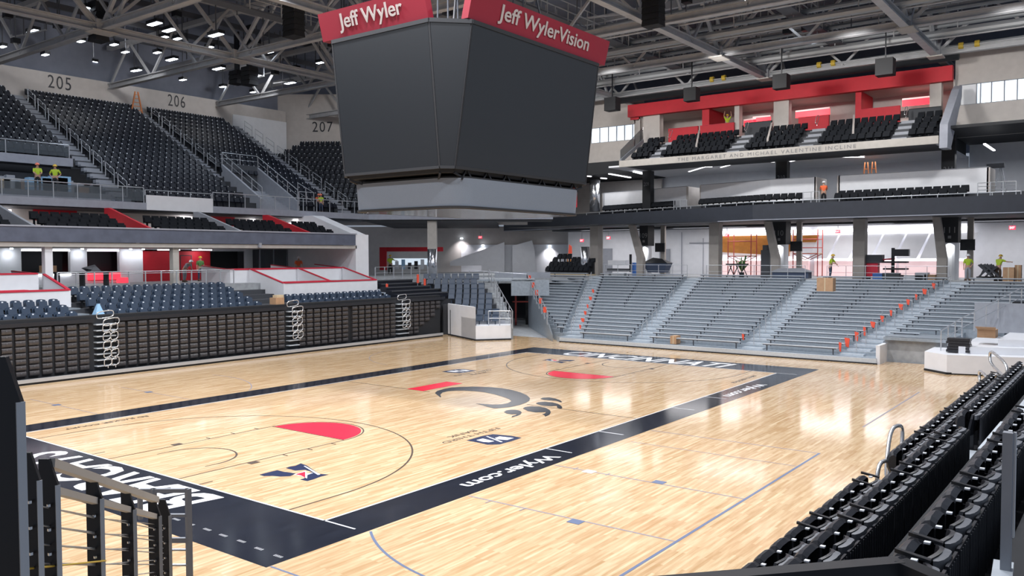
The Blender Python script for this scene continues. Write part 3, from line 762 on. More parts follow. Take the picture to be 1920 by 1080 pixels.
# suite slab and cloth fascia
m = MB(); m.box(2, 31.4, 33.0, 44.6, 6.36, 6.60, 'beige'); struct(m, 'suite_floor_slab', 'beige edge of the suite floor')
m = MB()
n = 60
for i in range(n):
    x0, x1 = 2+(31.2-2)*i/n, 2+(31.2-2)*(i+1)/n
    m.box(x0, x1, 32.9, 33.0, 6.62, 7.42, 'cloth')
tag(m.build('fascia_cover'), 'long slate grey sheet covering the far suite balcony front', 'cover')
m = MB(); m.box(2, 31.3, 32.85, 33.1, 7.42, 7.50, 'slab'); struct(m, 'trim_1', 'grey balcony coping')
m = MB(); m.box(22.55, 22.75, 32.8, 33, 6.4, 6.7, 'grey'); tag(m.build('junction_box'), 'small grey box on the beige slab edge under the slate cover', 'box')
# end wall
m = MB(); m.box(31.3, 32.6, 33.0, 44.0, DECK-.9, 7.42, 'whitecool'); m.prism([(31.3, 33.1, 7.4), (31.3, 44, 7.4), (31.3, 44, 9.0), (31.3, 38.0, 9.0), (31.3, 34.0, 7.7)], (1.2, 0, 0), 'whitecool')
struct(m, 'wall_end', 'white end wall of the far concourse with a sloped top')
# suites behind the cover
SX = [(2.0, 9.0), (9.0, 14.9), (14.9, 21.0), (21.0, 31.3)]
m = MB(); m.box(2, 33, 39.0, 39.2, 7.4, 8.0, 'cream'); m.box(2, 33, 42.5, 42.7, 6.6, 9.0, 'cream'); struct(m, 'wall_suite_back')
for k, (x, mm) in enumerate(((8.6, 'grey'), (15.3, 'red'), (21.6, 'grey'), (27.4, 'red'))):
    m = MB(); m.prism([(x, 33.2, 7.4), (x, 38.95, 7.4), (x, 38.95, 8.92), (x, 38.4, 8.92)], (.18, 0, 0), mm)
    tag(m.build('suite_divider'), f'sloping {"red" if mm == "red" else "grey"} divider wall, {nth(k+1)} of four above the slate cover', 'divider wall')
for k, (a, b) in enumerate(((12.5, 15.2), (24.2, 27.3))):
    m = MB(); m.box(a, b, 42.3, 42.45, 7.0, 8.95, 'red'); struct(m, 'wall_suite_red')
for k, (x, wd) in enumerate(((10.5, .5), (22.6, .8), (28.6, .3))):
    m = MB(); m.box(x, x+wd, 41.9, 42.2, 7.9, 8.75, 'cove'); tag(m.build('suite_window'), f'bright lit panel, {nth(k+1)} of three in the suites above the slate cover', 'lit panel')
ns = 0
for (a, b, rows) in ((3.2, 8.4, 3), (9.6, 14.6, 3), (16.4, 21.3, 3), (22.4, 26.9, 3), (28.0, 30.9, 3)):
    for r in range(rows):
        y = 34.2+.95*r; z = 6.98+.30*r
        m = MB(); m.box(a, b, y-.3, y+.65, 6.6, z, 'darkgrey'); struct(m, 'suite_step')
        for i in range(int((b-a)/.58)):
            sn = {3.2: 'of the first suite', 9.6: 'of the second suite', 16.4: 'of the third suite', 22.4: 'of the fourth suite', 28.0: 'by the white end wall'}[a]
            place(LOGE, 'suite_chair', (a+.3+i*.58, y+.2, z), PI, f'dark suite seat, {nth(i+1)} along in the {nth(r+1)} row {sn}', 'chair', 'dark suite seats above the slate cover', single=True)

# ================================================================== UPPER BOWL, far side
UY, UZ, UDY, UDZ, UR = 39.7, 9.45, .82, .455, 20
ut = MB()
for r in range(UR):
    y = UY+UDY*r; z = UZ+UDZ*r; x0 = 3 if r >= 7 else 17.0
    segs = [(x0, 37.4)] if r >= 7 else [(x0, 28.0), (31.6, 37.4)]
    for a, b in segs: ut.box(a, b, y, y+UDY+.02, z-.6, z, 'darkgrey')
struct(ut, 'upper_terrace', 'steep dark stepped terrace of the upper bowl')
m = MB()
for X in (17.2, 27.3, 36.75):
    for r in range(0 if X > 30 else (0 if X < 20 else 6), UR):
        y = UY+UDY*r; z = UZ+UDZ*r; m.box(X-.55, X+.55, y-.01, y+.41, z-.1, z+.02, 'grey'); m.box(X-.55, X+.55, y+.4, y+UDY, z, z+.23, 'grey')
struct(m, 'upper_stairs', 'grey stair flights between the upper seat blocks')
for ai, X in enumerate((17.2, 27.3, 36.75)):
    for k in range(9):
        r = 1+2*k+(.6*k if 0 else 0); y = UY+UDY*r; z = UZ+UDZ*r
        if ai == 1 and r < 6: continue
        mb = MB(); mb.tube([(X+.5, y, z), (X+.5, y, z+.95), (X+.5, y+1.15, z+.95+.62), (X+.5, y+1.15, z+.6)], .03, 'galv', n=5); mb.tube([(X+.5, y, z+.55), (X+.5, y+1.15, z+1.15)], .022, 'galv', n=5)
        tag(mb.build('stair_handrail'), f'pale stair handrail, {nth(k+1)} up the {nth(ai+1)} flight of the dark upper bowl', 'handrail', None, 'stair handrails of the upper bowl')
seats = []
for (a, b, r0, sn) in ((4.0, 16.6, 7, 'before the first flight'), (17.85, 26.7, 0, 'between the first two flights'), (27.9, 36.15, 0, 'past the second flight')):
    n = int((b-a)/.52)
    for r in range(r0, UR):
        for i in range(n):
            x = a+.26+i*.52
            if r < 6 and 26.5 < x < 31.8: continue
            seats.append((x, UY+UDY*r+.42, UZ+UDZ*r, PI, r, i, sn))
def upper_visible(s_):
    dx, dy, dz = s_[0]-CAM.x, s_[1]-CAM.y, s_[2]-CAM.z
    f = dx*ch+dy*sh; lat = dx*sh-dy*ch
    return f > 0 and -.62 < lat/f
seats = [s_ for s_ in seats if upper_visible(s_)]
key = lambda s_: (Vector(s_[:3])-CAM).length
seats.sort(key=key)
for s_ in seats[:300]:
    place(UPSEAT, 'upper_chair', s_[:3], s_[3], f'dark upper bowl seat, row {nth(s_[4]+1)}, {nth(s_[5]+1)} along, {s_[6]}', 'chair', 'dark seats of the upper bowl', single=True)
def bulk(tpl, spots, name, label, mats):
    mb = MB(); me = tpl[0][1].data; vs0 = [v.co.copy() for v in me.vertices]; fs0 = [(tuple(p.vertices), p.material_index) for p in me.polygons]
    for x, y, z, rz in spots:
        k = len(mb.v); c, s1 = math.cos(rz), math.sin(rz)
        mb.v += [(x+c*v.x-s1*v.y, y+s1*v.x+c*v.y, z+v.z) for v in vs0]
        for f, mi_ in fs0: mb.f.append(tuple(k+i for i in f)); mb.m.append(mb.mi(mats[mi_]))
    return tag(mb.build(name), label, 'chairs', None, 'stuff')
bulk(UPSEAT, [s_[:4] for s_ in seats[300:]], 'upper_chairs', 'dark seats of the upper bowl, higher and farther rows', ['seatdark', 'plate'])
# back wall with block numbers
m = MB(); m.box(3, 43.2, 56.2, 56.5, 8.9, 20.6, 'cream'); m.box(36.9, 43.2, 56.1, 56.2, 8.9, 19.5, 'white')
struct(m, 'wall_upper', 'pale wall behind the upper bowl')
m = MB(); m.box(-24, 66, 57.5, 57.7, 18, 25.2, 'deck'); m.box(64.5, 64.7, -22, 58, 14, 25.2, 'deck'); m.box(-24, 3, 56.2, 56.5, 8.9, 20.6, 'cream'); struct(m, 'wall_roof_skirt', 'dark blue-grey upper wall under the roof')
for txt, (u0, v0), (u1, v1) in (('205', (90, 164), (133, 148)), ('206', (315, 198), (347, 182))):
    a = ony(u0, v0, 56.17); b = ony(u1, v1, 56.17)
    m = MB(); letter(m, txt, (a.x, 56.17, a.z), (1, 0, 0), (0, 0, 1), b.x-a.x, 1.05 if txt == '205' else 1.05, 'letterdark', spacing=1.15)
    tag(m.build('block_number'), f'dark painted number {txt} on the pale upper wall above the block {"before the second" if txt == "205" else "past the second"} flight', 'number')
# slab edges and balcony fronts of the upper level
m = MB(); m.box(2, 38.5, 39.0, 45.6, 8.93, 9.40, 'slab'); m.box(18.2, 23.2, 38.98, 39.1, 8.93, 9.93, 'whitecool'); m.box(3, 16.4, 45.2, 45.5, 12.05, 12.62, 'slab')
m.box(3, 16.4, 45.5, 56, 11.9, 12.05, 'dark'); m.box(3, 17, 50.5, 50.7, 9.4, 12, 'white'); m.box(8.2, 11.5, 50.4, 50.5, 10.6, 11.6, 'dark')
m.box(2, 40, 39.2, 45, 8.85, 8.93, 'darkgrey')
struct(m, 'upper_balcony', 'grey balcony edge of the upper bowl')
m = MB(); m.box(3, 16.9, 40.6, 45, 9.4, 9.95, 'grey'); struct(m, 'balcony_platform')
guard_rail('balcony_rail', 'glazed pale balcony rail in front of the two workers upstairs', 'railing', [(5, 39.15, 9.4), (18.1, 39.15, 9.4)], 1.0, 1.5, 'galv', .035, infill='glass')
guard_rail('balcony_rail', 'glazed pale rail at the front of the shortened upper seat block', 'railing', [(4, 45.3, 12.62), (16.2, 45.3, 12.62)], .9, 2.2, 'galv', .04, infill='glass')
guard_rail('balcony_rail', 'low pale rail on top of the white balcony front', 'railing', [(18.2, 39.15, 9.93), (23.2, 39.15, 9.93)], .35, 1.6, 'galv', .03)
guard_rail('balcony_rail', 'pale balcony rail beside the white balcony front, ending at the corner', 'railing', [(23.3, 39.15, 9.4), (38.2, 39.15, 9.4)], 1.0, 1.35, 'galv', .035)
# vomitory in the middle
m = MB(); m.prism([(28.0, 39.9, 9.4), (28.0, 45.0, 9.4), (28.0, 45.0, 13.2), (28.0, 39.9, 10.2)], (.2, 0, 0), 'grey'); m.prism([(31.4, 39.9, 9.4), (31.4, 45.0, 9.4), (31.4, 45.0, 13.2), (31.4, 39.9, 10.2)], (.2, 0, 0), 'grey')
m.box(28.2, 31.4, 45, 45.15, 9.4, 13.3, 'darkgrey')
for k in range(9): m.box(28.2, 31.4, 40.3+.45*k, 40.75+.45*k, 9.4, 9.55+.2*k, 'grey')
struct(m, 'upper_vomitory', 'grey walled stair opening in the upper bowl')
for k, (pts) in enumerate(([(28.1, 39.9, 10.2), (28.1, 45.0, 13.2)], [(31.5, 39.9, 10.2), (31.5, 45, 13.2)], [(28.1, 45.05, 13.25), (31.5, 45.05, 13.25)])):
    guard_rail('vomitory_rail', ['sloping rail on the nearer side of the upper stair opening', 'sloping rail on the farther side of the upper stair opening', 'level rail above the upper stair opening'][k], 'railing', pts, .9, 1.4, 'galv', .03, mids=(.5,))
guard_rail('vomitory_rail', 'small gated rail frame at the foot of the upper stair opening', 'railing', [(31.7, 40.0, 9.5), (33.2, 40.0, 9.5), (33.2, 42.0, 10.4)], 1.5, 1.0, 'galv', .03, mids=(.5,))
# ================================================================== UPPER CORNER, block 207
ct = MB(); spots = []
for r in range(15):
    d = 75+.8*r; z = 9.75+.5*r; s0 = max(-25.4, -14.6-1.35*(d-72), (.6*d-69.2)/.8); s1 = 2.0
    a, b, c, e = D(d, s0), D(d, s1), D(d+.82, s1), D(d+.82, s0)
    ct.hexa([V(p.x, p.y, z-.6) for p in (e, c, b, a)]+[V(p.x, p.y, z) for p in (e, c, b, a)], 'darkgrey')
    n = int((s1-s0)/.52)
    for i in range(n):
        p = D(d+.4, s0+.3+.52*i); spots.append((p.x, p.y, z, math.atan2(-.6, -.8)-PI/2))
struct(ct, 'corner_terrace')
bulk(UPSEAT, spots, 'corner_upper_chairs', 'dark seats of the upper corner block under number 207, partly behind the scoreboard', ['seatdark', 'plate'])
m = MB(); 
def dwall(mb, d, s0, s1, z0, z1, mm, th=.25):
    p = [D(d, s0), D(d, s1), D(d+th, s1), D(d+th, s0)]
    mb.hexa([V(q.x, q.y, z0) for q in p[::-1]]+[V(q.x, q.y, z1) for q in p[::-1]], mm); return mb
dwall(m, 87.3, -26.2, 6, 9, 22.5, 'cream'); struct(m, 'wall_corner_upper', 'pale wall behind the upper corner block')
m = MB(); p = D(87.25, (588-960)/1572.8*87.25); letter(m, '207', (p.x, p.y, 5.82+(478-247)/1572.8*87.25), DS, (0, 0, 1), 2.1, 1.05, 'letterdark', spacing=1.15)
tag(m.build('block_number'), 'dark painted number 207 on the pale upper corner wall', 'number')
m = MB(); dwall(m, 72.3, -12.9, 3.5, 8.93, 9.40, 'slab', 3); dwall(m, 72.4, -12.9, -1.4, 8.82, 8.92, 'dark', 25); dwall(m, 72.4, -1.4, 3.5, 8.82, 8.92, 'dark', 3); struct(m, 'corner_balcony', 'pale balcony edge of the upper corner')
a, b = D(72.5, -12.8, 9.4), D(72.5, 2.5, 9.4)
guard_rail('balcony_rail', 'pale balcony rail across the upper corner, passing behind the scoreboard', 'railing', [a, b], 1.0, 1.5, 'galv', .03)

# ================================================================== LOWER CORNER
CF = MB()
rows_c = []
for k in range(9):
    d = 58.2+.93*k; z = .85+.34*k; uL = 889-13.0*k if k < 8 else 790; uR = 944-5.4*k; sE = (961-3.9*k-960)/1572.8*d
    sL = (uL-960)/1572.8*d; sR = (uR-960)/1572.8*d
    CF = CF; dwall(CF, d, sL-.3, sR+.3, 0, z, 'darkgrey' if k > 2 else 'grey', .95)
    n = int((sR-sL)/.56)
    for i in range(n):
        p = D(d+.5, sL+.3+.56*i); place(CORNER, 'corner_chair', (p.x, p.y, z), math.atan2(-.6, -.8)-PI/2, f'slate blue corner seat, {nth(i+1)} along in the {nth(k+1)} row up', 'chair', 'slate blue seats in the lower corner', single=True)
    dwall(CF, d, sR+.3, sE, 0, z-.05, 'concrete', .95); dwall(CF, d+.45, sR+.3, sE, z-.05, z+.12, 'concrete', .5)
struct(CF, 'corner_stand', 'stepped corner stand with a concrete stair')
# white stepped base wall
m = MB()
def prism_z(mb, pts, z0, z1, mm):
    lo = [V(x, y, z0) for x, y in pts]; n = len(lo); mb.prism(lo, (0, 0, z1-z0), mm)
wp = [onz(u, v) for u, v in ((840, 628), (892, 639), (958, 637))]
A0, A1, A2 = wp
prism_z(m, [(A0.x, A0.y), (A1.x, A1.y), (A1.x+.5, A1.y+.6), (A0.x+.5, A0.y+.4)], .06, 2.3, 'whitecool')
prism_z(m, [(A1.x, A1.y), (A2.x, A2.y), (A2.x+2.5, A2.y+1.9), (A1.x+2.5, A1.y+1.9)], .06, 1.0, 'whitecool')
prism_z(m, [((A0.x+A1.x)/2, (A0.y+A1.y)/2), (A1.x, A1.y), (A1.x+.4, A1.y+.5), ((A0.x+A1.x)/2+.4, (A0.y+A1.y)/2+.4)], .06, 1.5, 'whitecool')
struct(m, 'wall_corner_base', 'white stepped wall at the foot of the corner stand')
m = MB()
for a, b in ((A0, A1), (A1, A2)): m.beam((a.x-.03, a.y-.03, .05), (b.x-.03, b.y-.03, .05), .06, .1, 'dark')
struct(m, 'baseboard_corner')
for nm, u0, u1, d0, d1, z0, z1, lb in (('corner_rail', 916, 960, 66.5, 57.5, 3.5, .8, 'sloping pale railing down the corner stair beside the slate blue seats'),):
    a = D(d0, (u0-960)/1572.8*d0, z0); b = D(d1, (u1-960)/1572.8*d1, z1)
    guard_rail(nm, lb, 'railing', [a, b], 1.2, 1.2, 'galv', .03, mids=(.5,))
a = D(57.7, (915-960)/1572.8*57.7, 1.0); b = D(57.7, (957-960)/1572.8*57.7, 1.0)
guard_rail('corner_rail', 'short level railing on the white base by the tunnel mouth', 'railing', [a, b], 1.0, .8, 'galv', .03, mids=(.5,))
# tunnel mouth and the deck above it
m = MB()
dwall(m, 66, -.1, 2.9, 2.65, 3.9, 'alu', .3); dwall(m, 71, -1.5, 3.2, 3.9, 4.4, 'grey', .3); dwall(m, 66, -3.2, 1.8, 3.8, 3.95, 'alu', 5)
dwall(m, 78, -3, 4, -.1, 3.4, 'darkgrey', .3)
struct(m, 'tunnel_head', 'grey panel above the tunnel mouth')
m = MB(); dwall(m, 70, .2, .35, 0, 2.5, 'scaff', .15); dwall(m, 70, 0, 1.6, 1.9, 2.0, 'scaff', .1); dwall(m, 70.5, 1.1, 1.45, 0, 2.6, 'dark', .1)
tag(m.build('tunnel_gate'), 'red and dark gate frame inside the tunnel mouth', 'gate')
# left concourse corner: walls, red entrance
m = MB(); dwall(m, 92, -26, 12, 3, 9, 'cream', .3); struct(m, 'wall_corner', 'pale grey wall of the corner concourse')
m = MB(); dwall(m, 91.8, -5.6, 12, 3, 7.0, 'white', .15); struct(m, 'wall_corner_white')
m = MB(); dwall(m, 73, -12, 7, 3.4, 3.9, 'concrete', 20); struct(m, 'corner_concourse_floor')
def dbox(name, lab, cat, d, u0, v0, u1, v1, mm, th=.4, group=None, kind=None):
    """box standing at distance d along the corner direction, sized from its edges there"""
    s0, s1 = (u0-960)/1572.8*d, (u1-960)/1572.8*d; z1, z0 = CAM.z+(478-v0)/1572.8*d, CAM.z+(478-v1)/1572.8*d
    m = MB(); dwall(m, d, s0, s1, z0, z1, mm, th); o = m.build(name)
    return tag(o, lab, cat, group, kind)
dbox('entrance_frame', 'dark red tapered post beside the lit kitchen opening in the corner', 'post', 86, 711, 462, 724, 505, 'red')
dbox('entrance_beam', 'dark red beam over the lit kitchen opening in the corner', 'beam', 86.2, 724, 462, 830, 470, 'red')
dbox('kitchen_window', 'bright lit opening under the dark red beam in the corner', 'opening', 90, 733, 483, 812, 495, 'winlit', .2)
for k in range(7):
    dbox('kitchen_stool', f'dark stool or cart, {nth(k+1)} along before the lit opening in the corner', 'stool', 84, 728+k*12, 491-(k % 3)*3, 734+k*12, 503, ['dark', 'galv', 'bluebox', 'darkgrey'][k % 4], .4, 'items before the lit corner opening')
e = thing('column', 'tall pale corner column wrapped in shiny silver below its middle', 'column', D(72.6, (811-960)/1572.8*72.6, 3.6))
m = MB(); dwall(m, 72.6, (801-960)/1572.8*72.6, (818-960)/1572.8*72.6, 6.4, 8.95, 'beige', .8); m.build('upper_shaft', e)
m = MB(); p = D(73, (810-960)/1572.8*73); m.cyl(p.x, p.y, 3.6, 6.4, .42, 'foil'); m.build('silver_wrap', e, smooth=True)
for k, (u, v) in enumerate(((865, 447), (905, 460), (1030, 462))):
    p = D(91.6, (u-960)/1572.8*91.6, CAM.z+(478-v)/1572.8*91.6)
    e = thing('wall_washer', f'small downlight washing the pale corner wall, {nth(k+1)} of three', 'light', p, 'wall washers of the corner concourse')
    m = MB(); m.box(p.x-.1, p.x+.1, p.y-.1, p.y+.1, p.z, p.z+.12, 'lamp'); m.build('lens', e)
    area('spot', (p.x-.35, p.y-.25, p.z), .1, .1, 22, (1, .95, .98), (.4, .3, -1), math.radians(100))
def exit_sign(p, right, n_, lab):
    e = thing('exit_sign', lab, 'sign', p); r = Vector(right).normalized(); p = Vector(p)
    m = MB(); m.beam(p-r*.2, p+r*.2, .08, .28, 'exitred'); m.build('sign_box', e)
    m = MB(); m.tube([p+V(0, 0, .12), V(p.x, p.y, p.z+.6 if p.x < 57 else 8.3)], .02, 'dark', n=4); m.build('hanger_rod', e)
    m = MB(); out = r.cross(Vector((0, 0, 1))).normalized(); letter(m, 'EXIT', p-r*.16-V(0, 0, .08)+out*.05, r, (0, 0, 1), .32, .16, 'exitletter', bold=.02); m.build('lettering', e)
exit_sign(D(89, (900-960)/1572.8*89, 7.75), DS, 0, 'small glowing red EXIT sign on the pale corner wall')
# tapering pale diagonal panel on the corner wall
m = MB(); z = lambda v, d=91: CAM.z+(478-v)/1572.8*d
P_ = lambda u, v, d=91.0: D(d, (u-960)/1572.8*d, z(v, d))
m.prism([P_(843, 497), P_(843, 489), P_(890, 472), P_(945, 453), P_(945, 512), P_(902, 512), P_(902, 497)], DD*.2, 'whitecool'); m.prism([P_(960, 460), P_(997, 450), P_(1002, 470), P_(1004, 512), P_(960, 512)], DD*.2, 'whitecool')
struct(m, 'wall_sloped_panel', 'white diagonal panel against the corner wall')

# ================================================================== RIGHT END: aluminium bleachers
BXX, BZ, NB = .83, .185, 20
def lerp(a, b, t): return a+(b-a)*t
AIS = [(16.25, 24.1), (11.1, 14.8), (3.85, 5.2), (-1.7, -4.4)]
AW = .62
st = MB()
for k in range(NB):
    x = 34.95+BXX*k; z = .32+BZ*k; t = k/(NB-1); yt = 17.3+ (8.0*k/10 if k <= 10 else 8+7.3*(k-10)/10)
    yb = -3.1 if k < 4 else (-4.6-(k-4)*.9 if k < 9 else -15)
    st.box(x, x+BXX+.02, yb, yt, max(0, z-.7) if k else 0, z, 'alu')
    for a0, a1 in AIS: y = lerp(a0, a1, t); st.box(x+.42, x+BXX, y-AW, y+AW, z, z+.09, 'bench')
struct(st, 'bleacher_deck', 'stepped aluminium deck of the end stand')
m = MB(); m.box(34.82, 34.95, -3.1, 17.0, .06, .30, 'bench'); struct(m, 'bleacher_kerb', 'pale kerb at the foot of the aluminium stand')
m = MB(); m.box(34.79, 34.84, -3.15, 17.0, 0, .07, 'dark'); struct(m, 'baseboard_bleacher')
SN = ['by the tunnel mouth', 'past the first orange-taped aisle', 'in the middle of the end stand', 'below the cardboard box', 'above the closed tunnel']
brk = None
for k in range(NB):
    x = 34.95+BXX*k+.12; z = .32+BZ*k; t = k/(NB-1); yt = 17.3+(8.0*k/10 if k <= 10 else 8+7.3*(k-10)/10)
    ys = [yt-.15]+[q for a in AIS for q in (lerp(a[0], a[1], t)+AW+.05, lerp(a[0], a[1], t)-AW-.05)]
    yb = None if k < 3 else (-4.5-(k-4)*.9 if k < 9 else -14.8)
    if yb is not None: ys.append(yb)
    for si in range(len(ys)//2):
        ya, yc = ys[2*si], ys[2*si+1]
        if ya-yc < .5: continue
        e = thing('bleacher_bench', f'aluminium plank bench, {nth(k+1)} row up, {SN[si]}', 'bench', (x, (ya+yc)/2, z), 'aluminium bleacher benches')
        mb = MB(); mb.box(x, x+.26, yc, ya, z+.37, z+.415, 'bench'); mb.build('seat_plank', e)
        mb = MB(); mb.box(x-.005, x+.015, yc+.05, ya-.05, z+.325, z+.37, 'bracket'); mb.build('shade_strip', e)  # dark strip standing in for the shade below the plank's front edge
        n = max(2, int((ya-yc)/1.9))
        for i in range(n):
            yy = yc+.25+(ya-yc-.5)*i/(n-1)
            if brk is None:
                mb = MB(); mb.box(-.02, .02, -.03, .03, .0, .37, 'bracket'); mb.box(-.13, .13, -.03, .03, .31, .37, 'bracket'); brk = mb.build('bracket', origin=(0, 0, 0)); o = brk
            else: o = brk.copy(); COL.objects.link(o)
            o.parent = e; o.location = (.13, yy-(ya+yc)/2, 0)
# aisle rails and orange ribbons
for ai, (a0, a1) in enumerate(AIS):
    for q in range(6 if ai in (0, 3) else 4):
        k = 1+q*3; t = k/(NB-1); x = 34.95+BXX*k; y = lerp(a0, a1, t); z = .32+BZ*k
        mb = MB(); mb.tube([(x, y, z), (x, y, z+.85), (x+1.2, y+(a1-a0)*1.2/16, z+1.1), (x+1.2, y+(a1-a0)*1.2/16, z+.3)], .022, 'galv', n=5)
        tag(mb.build('aisle_handrail'), f'thin pale handrail, {nth(q+1)} up the {nth(ai+1)} aisle of the aluminium stand', 'handrail', None, 'handrails of the aluminium stand')
rib = [(0, 1.2), (0, 3), (0, 5), (0, 7), (0, 9.5), (0, 12), (3, .6), (3, 1.6), (3, 3), (3, 4.2), (3, 5.5), (3, 7), (3, 8.5), (3, 10.2), (3, 11.5), (3, 13), (3, 14.6), (3, 16.4), (2, 1.2)]
for j, (ai, k) in enumerate(rib):
    a0, a1 = AIS[ai]; t = k/(NB-1); x = 34.9+BXX*k; y = lerp(a0, a1, t)+(-.7 if ai == 0 else .7); z = .32+BZ*k+.55; h = (.26 if ai == 0 else .34) if ai != 3 or k > 5 else .5
    m = MB(); g = .5+.25*((j*5) % 3); m.hexa([(x, y-.09*g, z-h), (x, y+.07*g, z-h+.05), (x+.05, y+.07*g, z-h+.05), (x+.05, y-.09*g, z-h), (x, y-.14*g, z), (x, y+.14*g, z+.04), (x+.05, y+.14*g, z+.04), (x+.05, y-.14*g, z)], 'orange')
    m.tube([(x+.02, y, z), (x+.02, y, z+.28)], .015, 'galv', n=4)
    q = [w_[1] for w_ in rib if w_[0] == ai].index(k)
    tag(m.build('tape_ribbon'), f'orange warning ribbon, {nth(q+1)} up the {nth(ai+1)} aisle of the aluminium stand', 'ribbon', None, 'orange warning ribbons')
# tunnel side wall beside the first block
m = MB(); m.prism([(34.9, 17.6, .0), (43.3, 25.6, 0), (43.3, 25.6, 3.3), (36.0, 18.6, 1.0), (34.9, 17.6, .45)], (.15, .2, 0), 'alu'); struct(m, 'tunnel_side_wall', 'grey sloped side wall of the tunnel mouth')
guard_rail('tunnel_rail', 'sloping pale railing above the tunnel side wall', 'railing', [(36.0, 18.8, 1.0), (43.3, 25.8, 3.3)], 1.0, 1.3, 'galv', .025, mids=(.5,))
guard_rail('tunnel_rail', 'level pale railing above the tunnel mouth', 'railing', [(43.3, 25.8, 3.3), (41.0, 30.0, 3.6)], 1.0, 1.2, 'galv', .025, mids=(.5,))
for k in range(5):
    p = Vector((36.4+k*1.7, 19.3+k*1.55, 2.1+k*.5)); m = MB(); m.box(p.x, p.x+.05, p.y-.12, p.y+.12, p.z-.3, p.z+.1, 'orange')
    tag(m.build('tape_ribbon'), f'orange warning ribbon, {nth(k+1)} along the sloping railing by the tunnel mouth', 'ribbon', None, 'orange ribbons by the tunnel')
# right-hand tunnel and white stepped stand
m = MB(); m.box(36.6, 36.8, -6.2, -3.1, 0, 1.35, 'concrete'); m.box(34.95, 41, -3.25, -3.05, 0, 1.0, 'white'); m.box(36.3, 42, -6.3, -3.1, 1.2, 1.35, 'alu')
struct(m, 'wall_closed_tunnel', 'grey concrete wall closing the small tunnel')
W = [onz(u, v) for u, v in ((1733, 694), (1775, 702), (1920, 704))]
m = MB()
a, b, c = W
prism_z(m, [(a.x, a.y), (b.x, b.y), (c.x, c.y-3), (c.x+9, c.y-3), (a.x+8, a.y)], .06, .95, 'whitecool')
prism_z(m, [(b.x+.9, b.y-.35), (c.x+1, c.y-3), (c.x+9, c.y-3), (b.x+7, b.y-.35)], .9, 1.30, 'whitecool')
prism_z(m, [(b.x+2.0, b.y-1.9), (c.x+1.6, c.y-3), (c.x+9, c.y-3), (b.x+7, b.y-1.9)], 1.25, 1.65, 'whitecool')
for s_, (p, q) in enumerate(((a, b), (b, c))): m.beam((p.x-.03, p.y, .05), (q.x-.03, q.y, .05), .05, .1, 'dark')
struct(m, 'white_stand', 'white stepped stand beside the closed tunnel')
guard_rail('stand_rail', 'pale railing rising over the white stepped stand', 'railing', [(a.x+.8, a.y-.6, .95), (a.x+3, a.y-1.2, 1.5), (a.x+6.5, a.y-3.5, 3.0)], 1.0, .9, 'galv', .03, mids=(.5,))
m = MB(); m.box(39.5, 39.7, -10, -7.0, 1.6, 3.2, 'grey'); m.box(42, 42.2, -13, -8.5, 1.0, 3.2, 'dark'); struct(m, 'wall_stand_side')
p = onx(1800, 478, 34.25);
for k in range(5):
    m = MB(); m.box(p.x-.3, p.x+.3, p.y-.55+.03*(k % 2), p.y+.5-.04*(k % 3), 1.0+.14*k, 1.12+.14*k, 'seatblack')
    tag(m.build('seat_cushion'), f'black seat pad, {nth(5-k)} from the top of the stack on the white stand', 'cushion', None, 'stack of black pads on the white stand')
p = onx(1850, 478, 35.9); m = MB(); m.box(p.x-.4, p.x+.5, p.y-.5, p.y+.3, 1.65, 2.05, 'card'); m.prism([(p.x-.4, p.y-.5, 2.05), (p.x-.4, p.y+.3, 2.05), (p.x-.7, p.y+.35, 2.2), (p.x-.7, p.y-.55, 2.2)], (0, 0, .02), 'card')
tag(m.build('cardboard_box'), 'open cardboard box on the white stepped stand', 'box')
for (u, v, zz, lb, sx) in ((1549, 546, 3.5, 'square cardboard box at the top of the third aisle', .5), (1237, 650, .34, 'cardboard box at the foot of the second aisle', .2)):
    p = onz(u, v, zz); p.x = max(p.x, 35.35); m = MB(); m.box(p.x-.3, p.x+.3, p.y-sx, p.y+sx, zz, zz+.85 if sx > .4 else zz+.5, 'card'); m.box(p.x-.305, p.x+.3, p.y-.03, p.y+.03, zz, zz+.851 if sx > .4 else zz+.501, 'plank')
    tag(m.build('cardboard_box'), lb, 'box')

# ================================================================== RIGHT END concourse
m = MB(); m.box(51.55, 64, -16, 34, 3.5, 4.0, 'concrete'); struct(m, 'end_concourse_floor')
for k, (a, b) in enumerate(((23.4, 15.6), (13.9, 6.0), (4.4, -3.7))):
    m = MB(); m.box(51.45, 51.58, b, a, 3.62, 4.06, 'alu'); struct(m, 'parapet_panel')
    guard_rail('end_rail', f'thin pale railing on the end concourse, {["by the blue barrel", "before the orange membrane", "before the red machine"][k]}', 'railing', [(51.6, a, 4.0), (51.6, b, 4.0)], 1.0, 1.3, 'galv', .022, mids=(.5,), postw=.04)
m = MB()
m.box(62, 62.2, -16, 34, 4, 8.6, 'white'); m.box(61.7, 62.0, 10.5, 17.2, 6.1, 7.55, 'insul'); struct(m, 'wall_end_concourse', 'white back wall of the end concourse with an orange membrane')
m = MB(); m.prism([(61.65, 17.2, 6.1), (61.65, 10.6, 5.7), (61.65, 10.6, 6.6), (61.65, 17.2, 6.7)], (.05, 0, 0), 'insul'); m.box(61.6, 61.7, 7.2, 10.3, 6.9, 7.5, 'insul'); struct(m, 'wall_membrane')
m = MB(); m.box(59, 62, -16, 34, 8.25, 8.4, 'darkgrey'); m.box(51, 59, -16, 34, 8.45, 8.5, 'dark'); struct(m, 'ceiling_end_concourse', 'dark ceiling of the end concourse')
